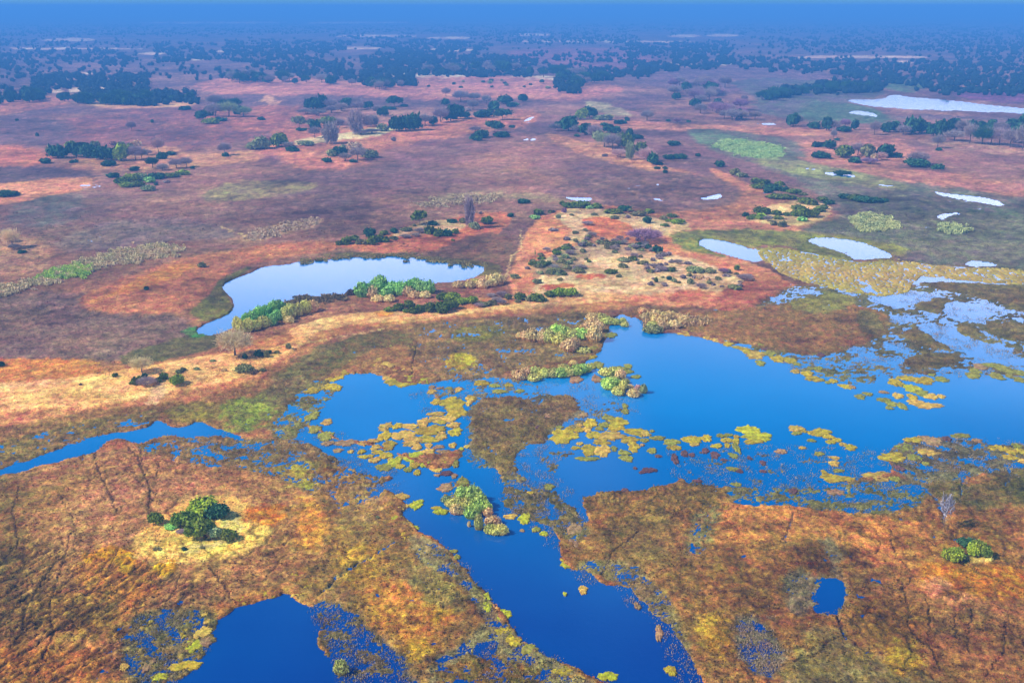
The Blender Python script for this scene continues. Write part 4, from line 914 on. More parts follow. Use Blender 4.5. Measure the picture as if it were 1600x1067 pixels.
cluster('on the sandy island in the centre', 'plants on the central sandy island', '818,320,16,7,bt;798,341,13,7,bt;841,337,13,8,bg;836,344,17,8,be;878,322,11,7,bg;888,327,20,9,bg;903,328,22,11,bg;914,324,14,8,bg;931,328,19,7,bg;920,329,14,5,be;861,335,12,6,bo;881,335,9,8,bu;872,344,9,7,bb;955,337,17,8,bg;965,337,14,8,bg;974,332,19,9,bt;984,333,12,6,bo;998,341,24,9,bo;1011,336,16,7,bg;1011,352,15,11,bt;1036,347,13,8,bo;1050,343,18,5,bg;1058,353,25,10,bG;1038,357,14,6,bg;1044,350,10,6,bg;959,345,16,5,bo;981,344,8,6,bm;918,355,17,7,bm;865,364,15,5,bm;899,369,10,6,bo;914,364,9,5,bb;929,340,12,4,bo;893,340,8,4,bo;1008,384,54,26,du;996,389,14,9,bt;1013,392,14,9,bt;1027,399,17,14,bt;836,413,7,21,Po;886,395,18,8,bg;844,420,24,11,bg;856,418,13,8,bg;866,431,26,11,bo;839,447,15,10,bb;805,438,14,9,bb;874,442,9,6,bo;904,430,22,8,bo;917,375,12,6,bo;976,413,20,9,bb;989,411,15,9,bg;953,432,22,10,bg;966,437,9,6,bo;974,422,16,8,bo;1048,428,16,9,bg;1081,428,22,10,bg;1025,445,7,9,bg;1045,441,9,7,bt;1053,445,10,8,bb;1078,447,12,10,bb;1016,450,11,7,bm;1038,451,10,7,bm;1086,431,28,10,bb;1110,431,19,11,bb;1151,425,11,9,bg;1130,431,16,9,bu;1138,429,9,7,bb;1164,442,26,10,bm;1122,441,10,7,bo;1095,455,15,10,bm;1148,456,21,10,bo;1114,450,7,5,bm;1137,436,9,5,bm;1067,439,11,7,bm;1030,405,9,7,bm;1044,403,11,7,bm;1032,420,10,7,bm;1059,416,14,8,bm;1074,417,12,6,bm;1036,428,10,7,bm')
cluster('on the sandy island above the white ponds', 'bushes on the island above the white ponds', '1164,341,11,8,bt;1171,346,11,7,bg;1190,337,24,12,bg;1188,346,18,11,bG;1177,344,12,8,bg;1200,349,14,10,bm;1212,339,14,8,bg;1216,346,17,7,bg;1210,355,12,8,bo;1222,357,15,10,bo;1228,340,12,7,bg;1243,341,18,11,bg;1258,343,28,18,bg;1271,343,20,16,bg;1253,349,17,9,be;1210,313,20,8,bg;1226,314,20,9,bg;1238,314,15,7,bg;1260,322,22,11,bg;1270,323,16,8,bg;1286,316,17,7,bg;1294,321,14,7,bt;1288,329,12,7,bg;1200,304,13,7,bt;1209,299,24,9,bt;1192,289,18,7,bg;1179,287,14,7,bg;1184,297,20,8,bg;1219,291,14,6,bg;1226,301,14,7,bt;1240,304,20,7,bg;1254,307,14,5,bo;1247,331,17,9,bg;1276,334,18,9,bg;1320,312,18,6,bt;1336,315,24,10,bg;1350,318,24,9,bt;1366,318,22,8,bt;1379,317,15,6,bt')
cluster('on the right hand flats', 'plants on the right hand flats', '1125,262,15,9,bt;1148,275,17,10,bo;1158,278,16,7,bo;1091,246,10,6,bt;1282,249,27,10,bt;1316,275,20,6,bt;1274,231,11,8,bt;1283,231,10,8,bt;1297,234,19,13,bt;1308,221,9,5,bt;1320,248,26,19,rg;1337,256,16,8,bt;1340,245,16,18,dm;1354,248,19,20,ro;1365,253,10,10,bc;1377,252,13,11,bp;1359,258,22,9,bu;1382,248,22,18,rt;1400,248,20,8,bt;1434,259,26,18,dm;1435,263,34,7,bt;1464,266,15,8,bt;1465,233,15,18,dm;1466,237,10,6,bt')
cluster('in the tree line below the far right lake', 'trees below the far right lake', '1263,199,7,5,bt;1273,203,15,10,rt;1291,206,16,20,rt;1303,206,14,14,dm;1320,201,13,12,du;1335,204,10,13,rt;1318,207,22,6,bt;1302,219,8,13,dm;1366,212,12,18,dm;1386,208,15,13,rt;1411,212,16,13,dm;1423,211,20,22,rt;1436,210,18,20,rt;1458,214,18,18,rt;1473,215,20,22,rt;1489,206,17,19,rt;1491,222,24,15,dm;1515,226,18,26,dm;1532,202,12,11,rt;1534,228,24,24,dt;1548,227,18,22,dm;1561,229,22,24,dm;1578,232,20,24,dm;1580,204,20,16,rt;1597,236,20,32,dm;1598,216,20,28,rt;1552,192,12,5,bt;1400,208,14,16,rt;1446,206,12,13,rt;1503,210,16,18,dm;1519,205,14,14,rt;1548,208,16,18,rt;1563,210,16,16,dm;1239,199,17,17,rt;1248,197,10,13,dm;1586,225,18,24,rt')
cluster('in the thicket right of the centre stream', 'trees right of the centre stream', '909,188,15,14,rG;921,185,18,14,rt;888,206,23,22,rt;867,206,15,10,dm;875,201,14,10,rt;902,208,14,10,dm;914,212,19,17,rt;929,220,18,20,dm;937,189,22,8,bb;949,189,18,8,bb;944,198,15,5,bt;968,195,17,6,bt;950,209,17,13,rt;962,210,15,11,rt;944,232,22,20,db;957,235,22,20,dm;966,229,18,18,rb;978,234,19,20,rg;984,217,10,14,rt;984,251,11,22,nb;967,248,20,12,bp;995,218,19,6,bt;1002,240,17,14,rg;1011,254,21,18,dp;1020,259,15,16,rt;1031,259,12,5,bt;1028,266,11,5,bt;1039,266,9,5,bt;1040,272,8,6,bt;1053,229,17,7,bt;1046,250,18,5,bt;1062,250,20,5,bt;944,246,10,5,bm;980,190,8,7,bt;1011,190,16,14,dm;1044,191,9,4,bt;1058,194,9,7,du;1076,192,7,4,bt;901,215,9,5,bt;936,222,16,14,rb')
cluster('left of the centre stream', 'trees left of the centre stream', '648,205,20,22,rt;664,198,18,16,dm;676,197,12,13,rt;689,193,20,20,dm;704,191,18,20,rt;714,188,22,22,rt;728,185,12,9,rt;754,185,24,11,bt;785,189,23,14,at;744,221,16,11,bt;752,217,20,12,bt;743,208,15,8,dm;773,209,23,16,at;781,216,22,9,bt;800,201,10,5,bt;790,163,20,11,rt;772,173,14,12,bt;801,168,18,6,bt;816,160,13,11,rt;697,152,11,12,dm;720,161,20,16,dm;741,160,17,12,dm;739,173,15,13,dm;697,166,10,9,rt;731,175,11,6,bm;760,164,12,12,dm;766,177,10,8,bt;697,185,12,10,dm')
cluster('in the far grove above the sandy clearing', 'trees above the sandy clearing', '484,172,14,15,rt;494,173,16,18,rt;504,171,15,18,rt;517,172,17,14,dm;543,169,20,14,rt;556,169,17,13,dm;575,171,12,11,rt;478,180,22,8,bm;497,182,22,9,bm;518,178,18,10,dm;534,175,16,11,dm;559,173,16,11,dm;616,168,22,14,at;599,172,15,5,bt;612,173,16,5,bt;631,168,13,5,bt;599,183,14,12,rt;590,180,12,12,dm;408,189,14,6,bt;468,203,18,17,ab;471,206,17,4,bt;492,204,14,12,rt;502,198,12,10,db;515,197,20,12,rG;486,196,12,8,bb;492,217,14,15,dm;531,201,12,12,dm;517,226,20,28,nm;556,211,18,32,nm;571,199,9,15,nm;578,199,9,15,nm;586,198,9,14,nm;598,207,17,11,bb;619,207,20,22,rt;634,206,20,22,rt;565,212,18,7,bm;582,210,18,7,bm;435,231,24,20,rG;412,234,24,18,bb;396,235,22,12,bb;419,222,18,10,bp;401,221,12,8,bp;458,238,16,8,bt;480,229,22,6,bb;450,232,14,8,bm;531,245,18,12,rt;511,255,13,7,bt;520,246,14,10,bb;554,239,20,14,bc;540,236,14,8,bb;559,252,20,18,dm;578,248,24,13,bb;552,256,15,5,bt;539,253,15,11,bm;615,222,9,7,bm;568,240,10,8,bc;351,244,16,17,dm;353,246,12,7,bt')
cluster('in the upper left thicket', 'plants in the upper left thicket', '90,249,24,18,rt;80,242,14,12,bb;110,231,13,9,bG;120,247,20,22,rt;132,240,18,16,rt;140,248,22,18,rt;160,251,22,18,rt;174,252,20,18,rt;190,253,21,22,rG;212,252,19,20,dm;222,250,14,14,dm;150,232,14,10,bb;138,231,10,7,bc;170,261,22,9,bt;72,257,17,8,bt;115,256,13,6,bt;176,228,11,7,bp;190,228,14,6,bb;204,231,10,7,bb;214,229,14,8,bc;248,241,14,20,dp;252,250,14,10,bt;266,244,15,6,bt;230,244,12,8,bm;206,206,12,13,dm;239,193,6,6,bt;27,190,6,4,bt;58,214,6,6,bt;239,265,15,16,dt;254,268,14,10,dm;276,265,18,14,dm;292,263,14,14,dm;301,265,10,5,bt;210,268,16,6,bt;180,279,18,8,bt;189,288,18,9,bg;206,285,20,12,bG;200,294,22,9,bG;216,293,20,9,bg;220,283,20,11,bb;234,287,15,9,be;232,300,20,9,bb;246,281,22,9,bt;270,279,20,7,bg;286,275,18,8,bG;245,291,7,4,bt;12,309,26,9,bt;290,173,18,6,bt;262,287,12,3,bm')
cluster('in the clump above the upper left thicket', 'trees in the upper left clump', '316,188,16,12,rt;337,184,22,18,dm;330,195,24,8,bG;344,191,18,6,bt;358,184,22,20,db;381,184,19,14,db;337,168,20,16,dm;352,173,18,14,dt;367,171,18,14,dt;325,182,14,12,bg;372,180,16,12,bt')
cluster('at the left edge beside the tan bank', 'plants at the left edge', '20,390,26,30,dc;12,380,18,20,dc;22,392,18,10,bm;34,398,14,5,bt')
cluster('in the middle lagoon papyrus bed', 'papyrus in the middle lagoon', '811,530,9,10,xw;820,532,13,13,xw;831,535,20,20,xw;847,536,16,20,xw;850,531,14,16,xy;857,537,18,22,xy;869,528,20,20,xl;880,529,20,18,xl;873,541,20,20,xy;893,533,20,18,xy;908,532,24,18,xl;918,528,18,16,xw;891,551,20,22,xw;899,546,16,18,xw;883,548,14,14,xw;929,535,22,26,xw;920,520,22,17,xw;933,521,20,17,xw;938,503,24,14,xy;949,508,20,12,xy;925,503,18,12,xw;962,508,13,11,xy;912,553,20,11,xy;926,510,18,14,xw')
cluster('in the narrow reed bar below', 'papyrus in the narrow reed bar', '805,589,12,10,xw;813,594,20,17,xw;822,588,14,12,xw;834,596,22,12,xy;835,587,18,13,xy;850,590,18,15,xy;863,590,18,15,xy;876,590,20,16,xl;888,589,20,16,xy;900,587,20,17,xl;910,583,18,15,xl;918,581,14,13,xy;880,578,16,9,xy;896,572,12,8,xw')
cluster('on the papyrus islet in the lagoon', 'papyrus on the lagoon islet', '947,588,20,14,xy;960,587,22,14,xy;969,593,15,16,xw;951,609,21,18,xl;960,607,18,16,xl;948,601,16,12,xl;966,618,19,15,xy;973,610,12,16,xy;989,621,18,14,xw;1005,615,11,15,xb;997,610,10,9,xp;983,607,13,7,xw;958,597,16,10,xy;978,600,10,9,xy')
cluster('on the north bank of the lagoon', 'papyrus on the north bank', '1020,521,28,14,xo;1020,515,18,12,xy;1026,508,18,16,xw;1034,516,14,14,xw;1039,507,20,18,xw;1024,497,18,12,xw;1054,514,20,13,xw;1069,508,18,14,xw;1009,501,14,12,xw;1003,492,12,10,xw;1046,503,20,16,xw;1060,503,18,12,xw;973,505,10,9,xy;976,511,12,9,xy')
cluster('at the head of the lower channel', 'papyrus at the head of the lower channel', '722,782,20,22,xl;715,790,18,14,xy;739,786,22,28,xl;750,795,22,26,xl;746,785,18,20,xl;734,797,20,16,xy;736,811,22,20,xl;746,802,20,18,xl;758,800,18,18,xl;712,804,16,17,xw;706,793,18,14,xy;697,786,15,12,xb;748,828,13,23,xy;763,807,14,14,xw;770,822,22,17,xw;764,834,16,15,xy;773,836,18,16,xy;784,836,17,18,xy;733,823,5,9,xw;718,804,14,12,xw;729,795,18,18,xy')
cluster('on the channel shallows', 'small bushes in the channel shallows', '533,1055,20,24,xy;590,812,7,5,bo')
cluster('standing alone above the near right islet', 'dead tree near right', '1474,829,24,56,dq')


# trees standing in open woodland, each its own; too alike to tell apart, they share a label
def inpoly(pts, n, r):
    p = np.array(pts, float); out = []
    while len(out) < n:
        x = r.uniform(p[:, 0].min(), p[:, 0].max()); y = r.uniform(p[:, 1].min(), p[:, 1].max())
        if sdist(pts, np.array([x]), np.array([y]))[0] > 0: out.append((x, y))
    return sorted(out, key=lambda a: a[1])
def wood(pts, n, w_, h_, kinds, label, group, seed):
    r = random.Random(seed); its = []
    for x, y in inpoly(pts, n, r):
        f = r.uniform(.65, 1.25)
        its.append((x, y, w_*f*r.uniform(.85, 1.2), h_*f, r.choice(kinds)))
    its.sort(); cnt = {}; seen = {}
    for a in its:
        k = LADJ[a[4][1]]+' '+WORD[a[4][0]]; seen[k] = seen.get(k, 0)+1
        plant(*a, k+', '+nth(seen[k])+' from left '+label, group)
wood([(880, 378), (925, 372), (1000, 378), (1035, 392), (1010, 398), (930, 400)], 42, 11, 7, ['bm', 'bo', 'bm', 'bb'], 'in the upper scrub thicket of the central sandy island', 'scrub thicket bushes, upper part', 1)
wood([(845, 398), (880, 385), (915, 400), (925, 418), (900, 432), (865, 438), (830, 432), (822, 420)], 48, 12, 7, ['bm', 'bo', 'bo', 'bb', 'bg'], 'in the scrub thicket beside the single palm', 'scrub thicket bushes near the palm', 2)
wood([(980, 405), (1010, 398), (1050, 405), (1060, 425), (1010, 432), (990, 425)], 18, 10, 7, ['bm', 'bm', 'bo'], 'below the purple leafless tree', 'dry bushes below the purple tree', 3)
wood([(1010, 435), (1090, 435), (1170, 430), (1170, 450), (1090, 456), (1010, 452)], 20, 8, 5, ['bm', 'bo', 'bw'], 'scattered low on the central sandy island', 'dry bushes scattered on the sand', 4)
wood([(1040, 135), (1120, 130), (1170, 150), (1165, 165), (1190, 190), (1105, 192), (1075, 180), (1045, 155)], 42, 15, 13, ['rt', 'dm', 'dm', 'rt', 'du'], 'in the grove right of centre', 'trees in the grove right of centre', 5)
wood([(1185, 158), (1240, 146), (1330, 140), (1372, 140), (1330, 145), (1250, 152), (1195, 162)], 30, 13, 11, ['rt', 'rt', 'dt'], 'in the line towards the far right lake', 'trees in the line to the far right lake', 6)
wood([(345, 125), (500, 128), (560, 136), (640, 132), (640, 140), (560, 142), (480, 132), (370, 132)], 34, 13, 12, ['rt', 'dt', 'dm'], 'along the pink plain upper edge', 'trees along the pink plain', 7)
wood([(640, 118), (780, 118), (870, 126), (900, 146), (960, 124), (900, 118), (780, 108), (650, 112)], 38, 12, 11, ['rt', 'rt', 'dt', 'dm'], 'behind the far pink plain', 'trees behind the pink plain', 8)
wood([(50, 150), (160, 160), (300, 158), (300, 164), (160, 166), (40, 158)], 34, 14, 13, ['rt', 'dt', 'rt'], 'in the far left belt', 'trees in the far left belt', 9)
wood([(640, 125), (860, 128), (860, 140), (640, 138)], 16, 7, 4, ['bt', 'bb'], 'dotted on the far pink plain', 'bushes dotted on the far pink plain', 10)
wood([(-120, 160), (50, 152), (60, 165), (-120, 172)], 12, 15, 14, ['rt', 'dm'], 'at the far left edge', 'trees at the far left edge', 11)
FAR = [([(-300, 60), (1900, 60), (1900, 120), (1100, 104), (500, 118), (-300, 150)], 700, 6), ([(-300, 38), (1900, 40), (1900, 60), (1500, 60), (1100, 52), (600, 54), (-300, 62)], 2600, 4),
       ([(-300, 62), (100, 64), (360, 70), (240, 74), (-300, 80)], 300, 4), ([(-300, 78), (60, 80), (150, 76), (215, 84), (200, 110), (120, 98), (0, 108), (-300, 120)], 620, 6),
       ([(350, 64), (560, 66), (545, 78), (440, 90), (350, 86)], 420, 5), ([(530, 56), (640, 60), (650, 108), (575, 110), (555, 92), (620, 84)], 420, 6), ([(640, 60), (770, 70), (770, 78), (715, 84), (745, 96), (640, 108)], 420, 6),
       ([(-300, 108), (40, 106), (60, 120), (-300, 140)], 160, 7), ([(50, 118), (110, 122), (160, 116), (232, 120), (232, 144), (160, 152), (110, 140), (50, 148)], 330, 8), ([(-300, 140), (45, 138), (70, 158), (-300, 172)], 200, 9),
       ([(150, 146), (305, 148), (310, 162), (240, 167), (150, 160)], 210, 9), ([(240, 72), (330, 78), (350, 96), (245, 100)], 150, 6), ([(370, 98), (500, 92), (550, 100), (565, 130), (480, 126), (420, 112)], 200, 7), ([(560, 112), (650, 106), (650, 136), (570, 136)], 170, 8),
       ([(700, 86), (840, 90), (840, 106), (755, 106)], 150, 7), ([(655, 102), (820, 104), (830, 122), (655, 122)], 190, 8), ([(850, 104), (920, 106), (1030, 112), (1030, 122), (900, 130), (865, 120)], 170, 8), ([(865, 128), (908, 128), (908, 148), (865, 148)], 60, 9),
       ([(950, 66), (1070, 70), (1070, 88), (980, 92)], 190, 5), ([(980, 96), (1060, 102), (1060, 113), (980, 112)], 90, 7), ([(1050, 66), (1140, 66), (1150, 102), (1100, 112), (1050, 104)], 330, 6),
       ([(1150, 90), (1290, 94), (1400, 98), (1900, 106), (1900, 152), (1480, 150), (1370, 128), (1280, 116), (1160, 108)], 1150, 8), ([(1180, 152), (1290, 132), (1395, 124), (1378, 144), (1200, 154)], 260, 8),
       ([(1150, 58), (1900, 58), (1900, 82), (1280, 84)], 900, 5), ([(1480, 74), (1900, 74), (1900, 110), (1500, 104)], 380, 6), ([(730, 50), (1000, 56), (1000, 66), (860, 72), (740, 64)], 300, 4), ([(-300, 84), (20, 88), (20, 104), (-300, 110)], 120, 6), ([(310, 88), (520, 84), (500, 96), (330, 98)], 60, 6), ([(820, 84), (1000, 80), (1000, 100), (860, 98)], 60, 6)]


bushes = sorted([a for a in QUEUE if a[4][0] == 'b'], key=lambda a: -a[2]*a[3])
for a in bushes[:285]+[a for a in QUEUE if a[4][0] != 'b']: grow(*a)
def small_bushes(rest):
    V = []; Fc = []; Cc = []; o = 0
    src = []
    for me in BUSHS:
        v = np.zeros(len(me.vertices)*3); me.vertices.foreach_get('co', v); v = v.reshape(-1, 3)
        f = np.zeros(len(me.loops), np.int32); me.loops.foreach_get('vertex_index', f)
        c = np.zeros(len(v)*4); me.color_attributes['Col'].data.foreach_get('color', c)
        src.append((v, f, c.reshape(-1, 4)[:, :3]))
    for px, py, w_, h_, kc, lab, grp in rest:
        v, f, c = PR.choice(src); x, y, rad, Hh = foot(px, py, w_, h_)
        a = PR.uniform(0, 6.28); R2 = np.array([[math.cos(a), math.sin(a), 0], [-math.sin(a), math.cos(a), 0], [0, 0, 1]])
        V.append((v*[rad*1.08, rad*1.08, Hh])@R2+[x, y, ground_z(px, py)-.05]); Fc.append(f+o); o += len(v)
        Cc.append(c*np.array(LCOL[kc[1]])*PR.uniform(.8, 1.2))
    ob = link('small_bushes', mesh_from('small_bushes', np.concatenate(V), np.concatenate(Fc), 4, M_TAN, colors=np.concatenate(Cc)))
    tag(ob, 'many tiny bushes dotted over the sandy islands and plains', 'small bushes', kind='stuff')
small_bushes(bushes[285:])

# ------------------------------------------------------------------ far woodland, one mass
def woodland():
    V = []; Fc = []; o = 0
    r = np.random.default_rng(3)
    o0, f0 = blob((0, 0, .5), (.8, .8, .48), 6, 4, .25, r)
    tot = 0
    for pts, n, hpx in FAR:
        n = int(n*1.7)
        p = np.array(pts, float)
        x = r.uniform(p[:, 0].min(), p[:, 0].max(), n*4); y = r.uniform(p[:, 1].min(), p[:, 1].max(), n*4)
        k = sdist(pts, x, y)+6*perlin(x/26.0, y/5.0) > 0
        clump = fbm(x/20, y/3.5, 4, 0.65, 40.0)+r.normal(size=len(x))*.14 > 0.05
        k &= clump
        x = x[k][:n]; y = y[k][:n]
        for a, b in zip(x, y):
            X0, Y0 = at(a, b); s = mpp(a, b)
            h_ = r.uniform(5, 11); rad = h_*r.uniform(.45, .8)
            v = o0.copy()*np.array([rad, rad, h_])
            v *= r.uniform(.8, 1.2, v.shape)
            d = dirs(16, -0.2, r)
            qv, qf = quads(np.array([0, 0, .55*h_])+d*np.array([rad, rad, h_*.5])*r.uniform(.8, 1.15, (len(d), 1)), d+r.normal(size=d.shape)*.4, h_*.11, r)
            V.append(v+[X0, Y0, .3]); Fc.append(f0+o); o += len(v)
            V.append(qv+[X0, Y0, .3]); Fc.append(qf+o); o += len(qv)
            tot += 1
    print('far trees', tot)
    ob = link('far_woodland', mesh_from('far_woodland', np.concatenate(V), np.concatenate(Fc), 4, M_WOOD))
    tag(ob, 'dark hazy woodland belts reaching to the horizon', 'woodland', kind='stuff')
woodland()

# ------------------------------------------------------------------ floating grass mats
MCOL = {0: (.42, .30, .012), 1: (.50, .31, .045), 2: (.25, .23, .025), 3: (.32, .18, .07), 4: (.13, .06, .05), 5: (.42, .40, .01)}
MADJ = {0: 'mustard yellow', 1: 'golden tan', 2: 'olive green', 3: 'brown', 4: 'dark reddish', 5: 'bright yellow green'}
def zone(x, y):
    if y < 626 and x < 745: return 'north of the middle pool'
    if x < 745 and y < 768: return 'south east of the middle pool'
    if x < 880 and y < 790: return 'around the brown central island'
    if x < 1050 and y < 650: return 'near the papyrus islets'
    if x < 1052 and y < 785: return 'in the middle of the lagoon'
    if y < 625 and x < 1365: return 'strung along the main lagoon north shore'
    if y < 597 and x > 1500: return 'at the right edge north shore'
    if y < 645: return 'in the islet group right of the lagoon'
    if x < 1360 and y < 790: return 'off the lagoon south shore'
    if y < 775: return 'off the right hand marsh'
    if x < 560: return 'around the bottom left pool'
    if x < 880 and y < 900: return 'at the head of the lower channel'
    return 'along the lower channel banks'
